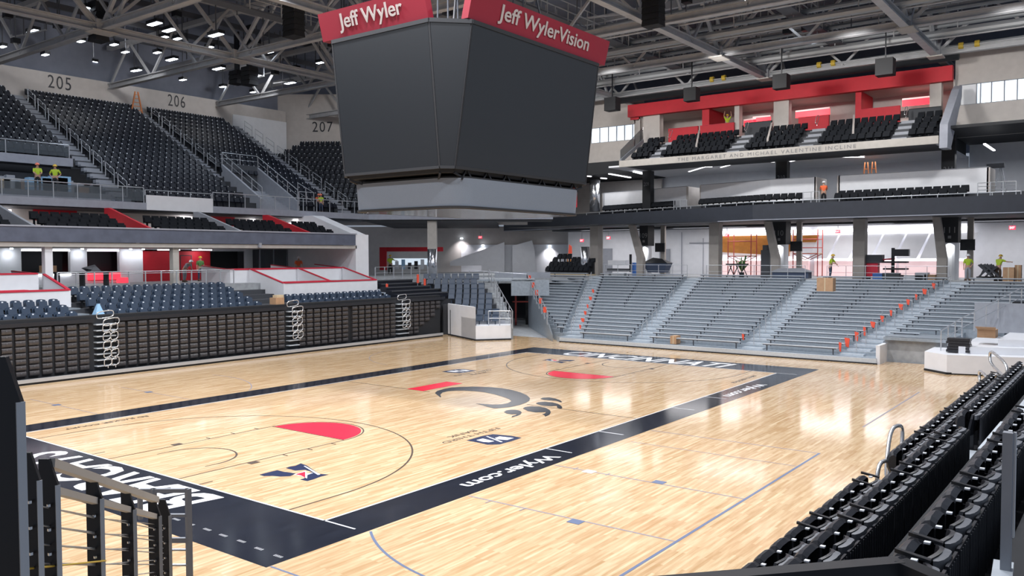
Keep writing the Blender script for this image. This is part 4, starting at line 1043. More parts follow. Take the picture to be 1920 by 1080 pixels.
for k, (a, b) in enumerate(((17.2, 8.9), (8.4, 1.9), (1.6, -3.4))):
    m = MB(); m.box(61.4, 61.9, b, a, 7.72, 8.0, 'cove'); tag(m.build('cove_light'), f'wide glowing white cove light, {nth(k+1)} along the end concourse ceiling', 'light')
    m = MB(); m.box(61.6, 61.9, b, a, 5.3, 5.42, 'cove'); m.box(61.6, 61.95, b, a, 4.0, 5.3, 'pinkglow'); tag(m.build('lit_counter'), f'pinkish lit counter front, {nth(k+1)} along the end concourse wall', 'counter')
for k in range(7):
    y = 8.0-1.75*k; m = MB(); m.prism([(61.55, y, 7.5), (61.0, y+.7, 5.5), (61.0, y-.8, 5.5), (61.55, y-1.6, 7.5)], (.06, 0, 0), 'whitecool'); struct(m, 'wall_slanted_panel')
for k, (y, z0, z1) in enumerate(((29.2, 4, 6.5), (22.8, 4, 6.4), (-9.4, 4, 6.1))):
    m = MB(); m.box(61.9, 61.97, y-.55, y+.55, z0, z1, 'grey'); m.box(61.86, 61.93, y-.05+.4, y+.0+.4, z0+1.0, z0+1.1, 'galv'); struct(m, f'door_{k+2}', 'grey door in the end concourse wall')
m = MB(); m.box(61.85, 61.95, 17.5, 20.2, 6.9, 7.0, 'grey'); m.box(61.9, 61.97, 18.8, 18.84, 4, 7.4, 'grey'); m.box(61.9, 61.97, 21.0, 21.05, 4, 8, 'slab'); struct(m, 'trim_2')
CN = ['by the pile of black chairs', 'before the orange membrane', 'behind the red machine']
for k, y in enumerate((25.5, 14.0, 2.6)):
    m = MB(); m.box(53.2, 54.0, y-.42, y+.42, 4.0, 8.6, 'column'); m.box(54.0, 54.3, y-.3, y+.6, 4, 8.6, 'beige'); tag(m.build('column'), f'square putty column of the end concourse {CN[k]}', 'column')
m = MB(); m.cyl(53.0, 26.3, 4, 6.6, .42, 'foil'); tag(m.build('silver_duct', smooth=True), 'shiny silver duct standing against the putty column by the black chairs', 'duct')
BN = ['109', '110', '111']
for k, (yt_, yb_, yc) in enumerate(((21.8, 20.9, 21.1), (9.6, 8.95, 9.1), (-2.55, -2.95, -3.2))):
    m = MB(); m.hexa([(53.3, yb_-.3, 5.6), (53.3, yb_+.3, 5.6), (53.8, yb_+.3, 5.6), (53.8, yb_-.3, 5.6), (53.3, yt_-.25, 8.5), (53.3, yt_+.25, 8.5), (53.8, yt_+.25, 8.5), (53.8, yt_-.25, 8.5)], 'column')
    m.box(53.3, 53.8, yb_-.32, yb_+.32, 4.0, 5.6, 'column'); tag(m.build('leaning_column'), f'putty column leaning outward at the top, beside the {nth(k+1)} lit round column', 'column')
    hw = .42 if k == 0 else .55; cy = [20.55+.7, 9.1, -3.2][k]
    e = thing('section_column', f'round white lit column under the {nth(k+1)} black section sign', 'column', (55.3, cy, 4.0))
    m = MB(); m.cyl(55.3, cy, 4.0, 6.65, hw, 'whitecool', 20); m.build('round_shaft', e, smooth=False)
    m = MB(); m.box(54.7, 55.9, cy-hw, cy+hw, 6.65, 8.5, 'dark'); s_ = m.build('sign_box', e)
    m = MB(); letter(m, BN[k], (54.68, cy+.36, 7.35), (0, -1, 0), (0, 0, 1), .72, .42, 'lettergrey'); m.box(54.67, 54.7, cy-.1, cy+.1, 6.95, 7.15, 'lettergrey'); m.build('lettering', s_)
    area('spot', (54.6, cy, 6.6), .15, .15, 30, (1, 1, 1), (.35, 0, -1), math.radians(120))
    m = MB(); m.box(56.2, 56.5, cy-1.3, cy-.9, 4, 8.5, 'column'); tag(m.build('column'), f'slim pale column behind the {nth(k+1)} section sign', 'column')
    m = MB(); m.box(55.9, 56.0, cy-1.25-.2, cy-.5, 6.1, 6.9, 'darkgrey'); m.box(55.88, 55.9, cy-1.2-.2, cy-.55, 6.15, 6.85, 'dark'); tag(m.build('wall_display'), f'small dark display panel beside the {nth(k+1)} section sign', 'display')
for k, (u, v, X) in enumerate(((1141, 446, 59), (1091, 451, 59), (1363, 441, 60), (1571, 434, 60), (1898, 427, 58))):
    p = onx(u, v, X); exit_sign(p, (0, -1, 0), k, ['glowing red EXIT sign left of the first leaning column', 'glowing red EXIT sign above the black chairs', 'glowing red EXIT sign over the orange membrane', 'glowing red EXIT sign beside the middle square column', 'glowing red EXIT sign above the two workers in yellow'][k].replace('left of', 'beside'))
q = onx(1067, 478, 58); e = thing('folding_ladder', 'tan ladder with an orange flag behind the pile of black chairs', 'ladder', (58, q.y, 4))
for s_ in (-1, 1):
    m = MB(); m.beam((58, q.y+.3*s_, 4), (58, q.y+.12*s_, 6.0), .07, .08, 'insul'); m.build('side_rail', e)
for i in range(4):
    m = MB(); m.box(57.97, 58.03, q.y-.26+.03*i, q.y+.26-.03*i, 4.4+.4*i, 4.45+.4*i, 'insul'); m.build('rung', e)
m = MB(); m.prism([(58, q.y+.1, 6.0), (58, q.y-.35, 6.0), (58, q.y-.3, 6.7), (58, q.y, 6.9)], (.03, 0, 0), 'orange'); m.build('flag', e)
# things on the end concourse
def yb(u, X): return onx(u, 478, X).y
for k in range(27):
    r_, c_ = (k % 9, k//9); y = 29.9-.52*r_-.1*c_; x = 52.3+.45*c_; z = 4.35+.42*c_+(.3 if r_ in (1, 2, 3) and c_ == 2 else 0)
    place(INCL, 'stacked_chair', (x, y, z-.36), PI/2, f'black chair, {nth(r_+1)} along in the {["front", "middle", "back"][c_]} row of the pile on the end concourse', 'chair', 'black chairs piled on the end concourse', single=True)
m = MB(); m.box(52.0, 53.9, 25.3, 30.2, 3.98, 4.12, 'plank'); m.box(52.1, 52.55, 25.6, 30.1, 4.12, 4.34, 'dark'); m.box(52.55, 53.0, 25.6, 30.1, 4.12, 4.76, 'dark'); m.box(53.0, 53.5, 25.4, 30.0, 4.12, 5.18, 'dark'); tag(m.build('pallet'), 'pale wooden pallet under the pile of black chairs', 'pallet')
e = thing('work_cart', 'white topped work cart beside the first leaning column', 'cart', (55, yb(1160, 55), 4)); y = yb(1160, 55)
m = MB(); m.box(54.6, 55.4, y-.9, y+.9, 4.9, 5.35, 'whitecool'); m.build('white_bin', e)
m = MB(); m.box(54.6, 55.4, y-1.0, y+1.0, 4.35, 4.6, 'darkgrey'); m.box(55, 55.1, y-1.3, y-1.1, 4.3, 5.9, 'dark'); m.build('frame', e)
for i in (-.8, .8):
    m = MB(); m.cyl(54.8, y+i, 4.0, 4.2, .12, 'dark'); m.build('wheel', e)
y = yb(1194, 55); m = MB(); m.cyl(55, y, 4.0, 5.15, .42, 'bluep', 16); m.cyl(55, y, 4.55, 4.6, .45, 'bluep', 16); tag(m.build('plastic_barrel'), 'blue plastic barrel beside the round column of the first section sign', 'barrel')
y = yb(1232, 54.5); e = thing('tilt_cart', 'dark blue tilt cart heaped with dark bags', 'cart', (54.5, y, 4))
m = MB(); m.hexa([(54.1, y-.9, 4.3), (54.9, y-.9, 4.3), (54.9, y+.7, 4.3), (54.1, y+.7, 4.3), (53.9, y-1.2, 5.1), (55.1, y-1.2, 5.1), (55.1, y+1.1, 5.1), (53.9, y+1.1, 5.1)], 'jean'); m.build('tub', e)
m = MB(); m.hexa([(53.9, y-1.3, 5.1), (55.1, y-1.3, 5.1), (55.1, y+1.2, 5.1), (53.9, y+1.2, 5.1), (54.3, y-.6, 5.5), (54.8, y-.5, 5.45), (54.8, y+.6, 5.5), (54.3, y+.3, 5.6)], 'dark'); m.build('bag_heap', e)
y = yb(1380, 55); e = thing('potted_shrub', 'small green plant before the putty column', 'plant', (54, yb(1391, 54), 4)); yy = yb(1391, 54)
m = MB(); m.cyl(54, yy, 4, 4.4, .2, 'dark'); m.build('pot', e)
m = MB()
for i in range(26):
    a = random.random()*6.28; h = .5+random.random()*.9; rr = .2+random.random()*.35
    m.add([(54, yy, 4.4), (54+rr*math.cos(a), yy+rr*math.sin(a), 4.4+h), (54+rr*math.cos(a+.35), yy+rr*math.sin(a+.35), 4.3+h)], [(0, 1, 2)], 'green')
m.build('leaves', e)
def scaffold(label, ya, yc, x, levels, h):
    e = thing('scaffold', label, 'scaffold', (x, (ya+yc)/2, 4))
    for xx in (x, x+1.3):
        for y in (ya, yc):
            m = MB(); m.tube([(xx, y, 4), (xx, y, 4+h)], .045, 'scaff', n=5); m.build('upright', e)
        for l in levels:
            m = MB(); m.tube([(xx, ya, 4+l), (xx, yc, 4+l)], .035, 'scaff', n=5); m.build('ledger', e)
        m = MB(); m.tube([(xx, ya, 4+levels[0]), (xx, (ya+yc)/2, 4+levels[0]-.5)], .03, 'scaff', n=4); m.tube([(xx, yc, 4+levels[0]), (xx, (ya+yc)/2, 4+levels[0]-.5)], .03, 'scaff', n=4); m.build('brace', e)
    m = MB(); m.box(x, x+1.3, min(ya, yc), max(ya, yc), 4+levels[0], 4+levels[0]+.06, 'plank'); m.build('platform', e)
scaffold('red tube scaffold in front of the orange membrane', yb(1365, 58), yb(1408, 58), 58, (1.7, 3.0), 3.6)
scaffold('red tube scaffold beside the worker leaning on the counter', yb(1487, 58), yb(1533, 58), 58, (1.9, 2.4, 3.1), 3.9)
for k, u in enumerate((1372, 1384, 1396)):
    y = yb(u, 54); e = thing('folding_trestle', f'dark folding trestle, {nth(k+1)} along under the first scaffold', 'trestle', (54, y, 4), 'folding trestles'); 
    for s_ in (-1, 1):
        m = MB(); m.beam((53.8, y-.35*s_, 4), (53.8, y+.1*s_, 5.0), .06, .06, 'dark'); m.build('leg', e)
    m = MB(); m.box(53.6, 54.0, y-.35, y+.35, 5.0, 5.1, 'dark'); m.build('table_top', e)
y = yb(1437, 54); m = MB(); m.box(53.7, 54.3, y-.35, y+.35, 4.0, 6.2, 'darkgrey'); m.cyl(54, y, 6.2, 6.6, .3, 'darkgrey'); tag(m.build('tool_cabinet'), 'tall dark cabinet beside the round column of the second section sign', 'cabinet')
y = yb(1480, 53); m = MB(); m.box(52.6, 53.4, y-1.6, y+1.2, 4.0, 4.5, 'jean'); m.hexa([(52.5, y-1.8, 4.5), (53.5, y-1.8, 4.5), (53.5, y+1.3, 4.5), (52.5, y+1.3, 4.5), (52.8, y-1.0, 4.8), (53.2, y-1, 4.8), (53.2, y+.8, 4.75), (52.8, y+.8, 4.75)], 'grey'); tag(m.build('covered_pallet'), 'low blue and grey wrapped pallet at the foot of the lit column', 'pallet')
y = yb(1640, 54); e = thing('lift_machine', 'small red lift machine behind the railing', 'machine', (54, y, 4))
m = MB(); m.box(53.7, 54.3, y-.3, y+.5, 4.2, 5.2, 'redcap'); m.build('body_shell', e)
m = MB(); m.box(53.6, 54.4, y-.6, y+.9, 5.2, 5.8, 'darkgrey'); m.beam((54, y, 5.4), (54, y-1.4, 5.5), .12, .12, 'redcap'); m.build('control_arm', e)
for s_ in (-.2, .4):
    m = MB(); m.cyl(54, y+s_, 4.0, 4.22, .14, 'dark'); m.build('wheel', e)
y = yb(1680, 54); e = thing('equipment_rack', 'dark equipment rack on wheels between the square column and the third section sign', 'rack', (54, y, 4))
for zz in (4.2, 4.7, 5.2):
    m = MB(); m.box(53.6, 54.4, y-.8, y+.8, zz, zz+.12, 'dark'); m.build('shelf', e)
m = MB(); m.box(53.9, 54.1, y+.1, y+.3, 4, 6.3, 'dark'); m.box(53.8, 54.2, y-.9, y+.2, 5.7, 6.2, 'black_metal'); m.build('mast', e)
for k, (u, a, h, c_) in enumerate(((1648, .5, .45, 'bluep'), (1672, .8, .5, 'darkgrey'), (1715, .9, .35, 'whitecool'), (1730, .6, .55, 'galv'), (1745, .5, .4, 'card'))):
    y = yb(u, 52.6); m = MB(); m.box(52.3, 52.9, y-a*.7, y+a*.7, 4, 4+h, c_); m.box(52.28, 52.92, y-a*.72, y+a*.72, 4+h*.8, 4+h*.86, 'darkgrey'); tag(m.build('storage_crate'), f'low {["blue", "dark grey", "white", "silver", "tan"][k]} crate behind the railing before the third section sign', 'crate')
for k, u in enumerate((1850, 1862)):
    y = yb(u, 53); e = thing('chair_trolley', f'dark trolley of folded chairs, {["before", "beside"][k]} the worker in yellow', 'trolley', (53, y, 4))
    m = MB(); m.box(52.6, 53.4, y-.55, y+.55, 4.15, 4.3, 'dark'); m.build('base', e)
    for i in range(5):
        m = MB(); m.beam((52.7+.15*i, y-.4, 4.3), (52.75+.15*i, y+.45-.1*i, 5.1+.05*(i % 2)), .05, .12, 'darkgrey'); m.beam((52.7+.15*i, y+.4, 4.3), (52.75+.15*i, y-.3+.1*i, 5.0), .05, .1, 'darkgrey'); m.build('folded_frame', e)
for k, (u0, u1, h, X) in enumerate(((1882, 1903, .95, 51.8), (1904, 1916, 1.1, 52.3))):
    a, b = yb(u0, X), yb(u1, X); m = MB(); m.box(X-.3, X+.3, b, a, 4.0, 4+h, 'card'); m.box(X-.31, X+.31, (a+b)/2-.03, (a+b)/2+.03, 4, 4+h+.005, 'plank'); tag(m.build('cardboard_box'), f'large cardboard box, {["in front of", "past"][k]} the worker bending over', 'box')

# ================================================================== RIGHT END loge level
def bend(y): return 0 if y < 9.5 else .318*(y-9.5)
YS = [-16, -8, 0, 9.5, 13, 17, 21, 25, 29, 33, 37, 41]
m = MB()
for a, b in zip(YS[:-1], YS[1:]):
    xa, xb = 50+bend(a), 50+bend(b)
    m.hexa([(xa, a, 8.5), (xa+.3, a, 8.5), (xb+.3, b, 8.5), (xb, b, 8.5), (xa, a, 9.62), (xa+.3, a, 9.62), (xb+.3, b, 9.62), (xb, b, 9.62)], 'fascia')
    m.hexa([(xa-.03, a, 8.44), (xa+.3, a, 8.44), (xb+.3, b, 8.44), (xb-.03, b, 8.44), (xa-.03, a, 8.5), (xa+.3, a, 8.5), (xb+.3, b, 8.5), (xb-.03, b, 8.5)], 'slab')
    m.hexa([(xa+.3, a, 8.5), (62.5, a, 8.5), (62.5, b, 8.5), (xb+.3, b, 8.5), (xa+.3, a, 8.6), (62.5, a, 8.6), (62.5, b, 8.6), (xb+.3, b, 8.6)], 'dark')
struct(m, 'loge_fascia', 'long charcoal balcony front of the loge level')
pts = [V(50.1+bend(y), y, 9.62) for y in (-8, 0, 9.5, 17, 24.5, 28)]
guard_rail('loge_rail', 'thin pale rail on top of the charcoal balcony front', 'railing', pts, .2, 1.5, 'galv', .035)
m = MB()
for a, b in zip(YS[:-1], YS[1:]):
    xa, xb = 50+bend(a), 50+bend(b)
    for i, (o0, o1, zz) in enumerate(((.3, 1.9, 9.5), (1.9, 2.9, 9.75), (2.9, 13, 10.0))):
        m.hexa([(xa+o0, a, 8.6), (min(xa+o1, 64), a, 8.6), (min(xb+o1, 64), b, 8.6), (xb+o0, b, 8.6), (xa+o0, a, zz), (min(xa+o1, 64), a, zz), (min(xb+o1, 64), b, zz), (xb+o0, b, zz)], 'darkgrey')
struct(m, 'loge_floor')
LB = ['under the first banner column', 'under the second banner column', 'under the third banner column']
for k, (a, b) in enumerate(((27.4, 17.5), (16.1, 5.95), (4.25, -5.7))):
    e = thing('loge_parapet', f'long white parapet wall {LB[k]} of the loge level', 'parapet', (54, (a+b)/2, 10.0))
    seg = [a, b] if b < 9.5 and a < 9.5 else [a]+[y for y in (9.5,) if b < y < a]+[b]
    for p, q in zip(seg[:-1], seg[1:]):
        m = MB(); xa, xb = 53.7+bend(p)*.75, 53.7+bend(q)*.75
        m.hexa([(xb, q, 10.0), (xb+.2, q, 10.0), (xa+.2, p, 10.0), (xa, p, 10.0), (xb, q, 11.78), (xb+.2, q, 11.78), (xa+.2, p, 11.78), (xa, p, 11.78)], 'white'); m.build('wall_panel', e)
        m = MB(); m.hexa([(xb-.04, q, 11.78), (xb+.26, q, 11.78), (xa+.26, p, 11.78), (xa-.04, p, 11.78), (xb-.04, q, 11.82), (xb+.26, q, 11.82), (xa+.26, p, 11.82), (xa-.04, p, 11.82)], 'grey'); m.build('coping', e)
    for y in (a, b):
        m = MB(); x = 53.7+bend(y)*.75; m.box(x, x+2.5, y-.1, y+.1, 10.0, 11.78, 'cream'); m.build('return_wall', e)
    n = int((a-b-.8)/.58)
    for r in range(2 if k == 2 else 1):
        for i in range(n):
            y = a-.3-.58*i-.3; place(LOGE, 'loge_chair', (52.45+bend(y)*.9-.95*r, y, 9.72-.22*r), PI/2, f'dark loge seat, {nth(i+1)} along in the {["upper", "lower"][r]} row {LB[k]}', 'chair', 'dark seats of the loge level', single=True)
for k, y in enumerate((16.8, 5.1)):
    x = 51.5+bend(y); guard_rail('loge_gate', f'short pale rail in the {["farther", "nearer"][k]} gap of the white parapets', 'railing', [(x, y+1.1, 9.6), (x, y-.1, 9.6)], .9, .6, 'galv', .025, mids=(.5,))
guard_rail('loge_gate', 'short pale double rail at the near end of the loge level', 'railing', [(51.3, -5.4, 9.6), (51.3, -7.6, 9.6)], .95, .7, 'galv', .03, mids=(.5, .75))
m = MB(); m.box(62.2, 62.4, -3.2, 34, 9.9, 13.5, 'white'); m.box(62.6, 62.8, -16, -3.2, 9.9, 14.6, 'white'); m.box(61.6, 61.8, 23, 34, 9.9, 13.2, 'cream'); struct(m, 'wall_loge_back', 'pale back wall of the loge level')
m = MB(); m.box(51.2, 62.4, -3.1, 22.8, 13.35, 13.5, 'white'); struct(m, 'ceiling_loge', 'white ceiling of the loge level')
m = MB(); m.box(52, 63, -16, -3.1, 14.4, 14.6, 'dark'); m.box(55, 63, 22.9, 34, 13.3, 14.4, 'dark'); struct(m, 'ceiling_loge_dark', 'dark soffit beside the loge ceiling')
for k, ((u0, v0), (u1, v1)) in enumerate((((1253, 312), (1335, 313)), ((1292, 322), (1325, 312)), ((1352, 314), (1388, 304)), ((1400, 303), (1452, 304)), ((1537, 294), (1620, 295)), ((1610, 295), (1648, 283)), ((1622, 282), (1717, 284)), ((1482, 303), (1523, 292)))):
    a = onz(u0, v0, 13.33); b = onz(u1, v1, 13.33); m = MB(); m.beam(a, b, .14, .04, 'strip'); tag(m.build('ceiling_strip_light'), f'white strip light, {nth(k+1)} along the zigzag on the loge ceiling', 'light', None, 'zigzag strip lights of the loge ceiling')
for k, ((u0, v0), (u1, v1)) in enumerate((((1846, 270), (1864, 282)), ((1098, 330), (1108, 331)), ((1127, 334), (1137, 335)), ((1142, 326), (1182, 333)), ((1188, 322), (1204, 326)))):
    a = onz(u0, v0, 13.25); b = onz(u1, v1, 13.25); m = MB(); m.beam(a, b, .16, .08, 'strip'); tag(m.build('ceiling_strip_light'), f'short strip light on the dark loge soffit, {["alone past the white ceiling", "next to the scoreboard", "second from the scoreboard", "third and longest from the scoreboard", "beside the dark banner column"][k]}', 'light')
for k, (u, u2, txt) in enumerate(((1204, 1219, '211'), (1453, 1474, '210'), (1762, 1787, '211'))):
    ya, yc = yb(u, 55.5), yb(u2, 55.5); e = thing('banner_column', f'near-black banner column of the loge level, {["nearest the scoreboard", "above the second section sign", "above the third section sign"][k].replace("nearest", "next to")}', 'column', (55.7, (ya+yc)/2, 10))
    m = MB(); m.box(55.5, 56.2, yc, ya, 10, 13.35 if k < 2 else 14.4, 'dark'); m.build('shaft', e)
    m = MB(); letter(m, ['209', '210', '211'][k], (55.48, ya-.15, 12.0-.1*k), (0, -1, 0), (0, 0, 1), (ya-yc)-.3, .34, 'lettergrey'); m.build('lettering', e)
m = MB(); y = yb(1115, 57); m.cyl(57, y, 10, 13, .5, 'foil', 16); tag(m.build('silver_column', smooth=True), 'shiny silver round column on the loge level beside the scoreboard', 'column')
for k, u in enumerate((1622, 1636)):
    y = yb(u, 57); e = thing('folding_ladder', f'orange A-frame ladder, {["first", "second"][k]} of the pair on the loge level', 'ladder', (57, y, 10), 'orange ladders of the loge level')
    for s_ in (-1, 1):
        m = MB(); m.beam((57, y+.33*s_, 10.0), (57, y+.1*s_, 13.0), .07, .09, 'ladder'); m.build('side_rail', e)
    for i in range(6):
        m = MB(); w_ = .3-.035*i; m.box(56.97, 57.03, y-w_, y+w_, 10.35+.42*i, 10.40+.42*i, 'ladder'); m.build('rung', e)
m = MB(); m.box(62.1, 62.2, -9.6, -7.6, 9.9, 12.6, 'grey'); struct(m, 'door_5', 'grey door at the near end of the loge level')
y = yb(1874, 57); e = thing('tripod_stand', 'grey tripod stand at the near end of the loge level', 'tripod', (57, y, 10))
for i in range(3):
    a = i*2.1; m = MB(); m.beam((57+.5*math.cos(a), y+.5*math.sin(a), 10), (57, y, 12.3), .05, .05, 'grey'); m.build('leg', e)
m = MB(); m.box(56.8, 57.2, y-.2, y+.9, 12.0, 12.3, 'darkgrey'); m.build('head_unit', e)

# ================================================================== INCLINE stand
Y1, Y2 = -3.05, 21.6
m = MB(); m.box(50.9, 51.15, Y1, Y2, 13.32, 13.86, 'beige')
for r in range(4): m.box(51.15+.98*r, 52.2+.98*r, Y1+.3, Y2-.6, 13.3, 13.75+.52*r, 'darkgrey')
m.box(55, 62, Y1, Y2, 13.5, 15.6, 'dark'); struct(m, 'incline_stand', 'suspended stand with a pale lettered edge beam')
m = MB(); p0, p1 = onx(1270, 300, 50.88), onx(1605, 276, 50.88)
letter(m, 'THE MARGARET AND MICHAEL VALENTINE INCLINE', (50.88, p0.y, 13.44), (0, -1, 0), (0, 0, 1), p0.y-p1.y, .27, 'lettergrey', spacing=1.3)
tag(m.build('edge_lettering'), 'thin grey capital lettering along the pale beam of the suspended stand', 'lettering')
gapI = [yb(u, 53) for u in (1240, 1385, 1520, 1690)]
n_ = 0
for r in range(4):
    y = Y2-1.0; c_ = 0
    while y > Y1+.6:
        if all(abs(y-g) > .7 for g in gapI):
            c_ += 1; place(INCL, 'incline_chair', (51.75+.98*r, y, 13.75+.52*r), PI/2, f'black seat, {nth(c_)} along in the {nth(r+1)} row of the suspended stand', 'chair', 'black seats of the suspended stand', single=True)
        y -= .56
for k, g in enumerate(gapI):
    m = MB()
    for r in range(4): m.box(51.2+.98*r, 52.15+.98*r, g-.5, g+.5, 13.75+.52*r, 13.8+.52*r, 'grey'); m.box(51.7+.98*r, 52.2+.98*r, g-.5, g+.5, 13.8+.52*r, 14.03+.52*r, 'grey')
    struct(m, 'incline_steps')
    lr = loop_rail(f'bent silver handrail at the head of the {nth(k+1)} stair of the suspended stand', 55.2, g+.3, 16.4, (.5, 0, 1), w=.8, h=.35, group='silver handrails of the suspended stand')
for k, (u, uu) in enumerate(((1310, 1300), (1445, 1432), (1598, 1590))):
    ya, yc = yb(u, 55.6), yb(uu, 52.2); m = MB(); m.beam((55.6, ya, 16.3), (52.0, yc-.3, 14.5), .14, .55, 'cream'); tag(m.build('slanted_divider'), f'slanted cream divider, {nth(k+1)} of three across the suspended seats', 'divider')
# side screens
m = MB(); m.prism([(51.2, Y2, 13.8), (55.2, Y2, 15.9), (55.2, Y2, 17.2), (51.2, Y2, 14.8)], (0, .06, 0), 'glass'); m.beam((51.2, Y2, 13.9), (55.2, Y2, 16.0), .15, .3, 'grey'); tag(m.build('side_screen'), 'sloped glass side screen at the far end of the suspended stand', 'screen')
m = MB(); m.prism([(50.9, Y1-.05, 13.0), (52.2, Y1-.05, 13.0), (56.2, Y1-.05, 17.2), (56.2, Y1-.05, 18.0), (55.2, Y1-.05, 17.6), (51.0, Y1-.05, 14.6)], (0, -.5, 0), 'slab'); tag(m.build('side_wing'), 'sloped grey wing wall at the near end of the suspended stand', 'wing wall')
# red fronted suites above
m = MB(); m.box(56.5, 57.1, -2.9, 23.9, 18.5, 19.6, 'red'); m.box(57.1, 61, -2.9, 23.9, 18.55, 18.7, 'cream'); m.box(57, 57.05, 22.9, 23.9, 18.3, 18.5, 'red'); struct(m, 'red_soffit_beam', 'deep red beam over the top suites')
for bx_ in ((61, 61.2, -2.9, 23.9, 15.6, 18.6, 'cream'), (57, 61, -3.0, -2.9, 15.6, 18.6, 'cream'), (57, 61, 22.9, 23.0, 15.6, 18.6, 'cream'), (56, 61, -2.9, 23, 15.5, 15.62, 'darkgrey')):
    m = MB(); m.box(*bx_); struct(m, 'wall_top_suite')
m = MB(); m.box(60.8, 61, 13.9, 21.2, 16.8, 17.4, 'dark'); m.box(60.8, 61, -1.5, 4.5, 16.8, 17.3, 'dark'); struct(m, 'trim_3')
TS = [(1253, 1308, 'red', .95), (1312, 1375, 'red', .95), (1395, 1445, 'darkgrey', .8), (1495, 1552, 'red', .8), (1605, 1684, 'red', .95), (1700, 1760, 'darkgrey', .6)]
for k, (u0, u1, mm, h) in enumerate(TS):
    ya, yc = yb(u0, 56.8), yb(u1, 56.8); m = MB(); m.box(56.7, 56.9, yc, ya, 15.6, 16.1+h, mm); m.box(56.66, 56.95, yc, ya, 16.1+h, 16.14+h, 'redcap' if mm == 'red' else 'dark')
    tag(m.build('suite_parapet'), f'{"red" if mm == "red" else "dark"} suite front, {nth(k+1)} along above the suspended stand', 'parapet')
for k, (u0, u1, mm) in enumerate(((1205, 1236, 'cream'), (1315, 1328, 'red'), (1448, 1476, 'cream'), (1375, 1384, 'cream'), (1600, 1611, 'red'), (1738, 1760, 'cream'))):
    ya, yc = yb(u0, 57), yb(u1, 57); m = MB(); m.box(57.0, 57.7, yc, ya, 15.6, 18.55, mm)
    if mm == 'red': m.box(57.7, 60.5, yc, yc+.15, 15.6, 18.55, 'red')
    tag(m.build('suite_pier'), f'{"cream" if mm == "cream" else "red"} pier, {nth(k+1)} along between the top suites', 'pier')
for k, (u0, u1, v) in enumerate(((1412, 1445, 224), (1492, 1556, 213), (1692, 1762, 191), (1395, 1418, 229))):
    a, b = onx(u0, v+3, 58.5), onx(u1, v-4 if k in (1, 2) else v, 58.5); m = MB(); m.beam(a, b, .1, .5, 'redglow'); m.beam(a+V(-.06, 0, .3), b+V(-.06, 0, .3), .06, .12, 'pinkglow'); tag(m.build('red_light_bar'), f'glowing red light bar, {["between the cream piers", "behind the middle red front", "longest, at the near end", "smallest, beside the dark front"][k]} of the top suites', 'light')
# end walls with lit windows
for wn, (ya, yc, z0, z1, zt0, zt1) in enumerate(((29.8, 23.6, 14.45, 20.9, 16.55, 18.0), (-2.95, -16, 14.4, 21.2, 16.75, 18.25))):
    m = MB(); m.box(57.4, 57.6, min(ya, yc), max(ya, yc), z0, zt0, 'cream'); m.box(57.4, 57.6, min(ya, yc), max(ya, yc), zt1, z1, 'cream')
    if wn == 0: m.box(57.4, 57.6, 28.4, 29.8, zt0, zt1, 'cream'); m.box(57.4, 57.6, 22.8, 23.7, z0, z1, 'cream')
    else: m.box(57.4, 57.6, -3.25, -2.95, zt0, zt1, 'cream')
    struct(m, 'wall_window', 'warm grey upper wall with a ribbon of lit windows')
    e = tag(bpy.data.objects.new(f'window_{wn+1}', None), 'ribbon of lit windows in the upper end wall', None, None, 'structure'); COL.objects.link(e); e.location = (57.4, ya, zt0); WL[e.name] = Vector(e.location)
    ys = [28.4, 27.45, 26.5, 25.6, 24.75, 23.9, 23.0] if wn == 0 else [-3.3, -4.35, -4.6, -5.3, -6.1, -6.9, -7.7, -8.6]
    for i, (p, q) in enumerate(zip(ys[:-1], ys[1:])):
        m = MB(); m.box(57.5, 57.55, q+.04, p-.04, zt0+.04, zt1-.04, 'winlit' if not (wn == 1 and i == 0) else 'whitecool'); m.build('pane', e)
        m = MB(); m.box(57.42, 57.58, q-.03, q+.03, zt0, zt1, 'grey'); m.build('mullion', e)
    m = MB(); m.box(57.42, 57.58, ys[-1], ys[0], zt0-.04, zt0+.04, 'grey'); m.box(57.42, 57.58, ys[-1], ys[0], zt1-.04, zt1+.04, 'grey'); m.build('window_frame', e)

# ================================================================== ROOF
m = MB(); m.box(-24, 66, -22, 62, 25.2, 25.4, 'deck'); struct(m, 'ceiling', 'dark blue-grey roof deck')
def truss(a, b, z0, z1, nm, lab, mm='steel', wdt=.38, webs=True, step=3.2):
    a, b = Vector((*a, 0)), Vector((*b, 0)); e = thing('roof_truss', lab, 'truss', (a+b)/2+V(0, 0, z0))
    m = MB(); m.beam(a+V(0, 0, z0+.2), b+V(0, 0, z0+.2), wdt, .06, mm); m.beam(a+V(0, 0, z0), b+V(0, 0, z0), .06, .4, mm); m.beam(a+V(0, 0, z0-.2), b+V(0, 0, z0-.2), wdt, .06, mm); m.build('bottom_chord', e)
    m = MB(); m.beam(a+V(0, 0, z1), b+V(0, 0, z1), wdt, .35, mm); m.build('top_chord', e)
    L = (b-a).length; n = int(L/step)
    for i in range(n):
        p, q = a.lerp(b, i/n), a.lerp(b, (i+1)/n)
        m = MB(); m.beam(p+V(0, 0, z0 if i % 2 else z1), q+V(0, 0, z1 if i % 2 else z0), .16, .16, mm); m.build('web_member', e)
    return e
for k, y in enumerate((-2.2, 10.2, 24.2, 38.2)):
    truss((-8, y), (60, y), 20.1, 23.6, 'x', f'grey roof truss running lengthwise, {nth(k+1)} from the near seats', mm='steel', wdt=.5)
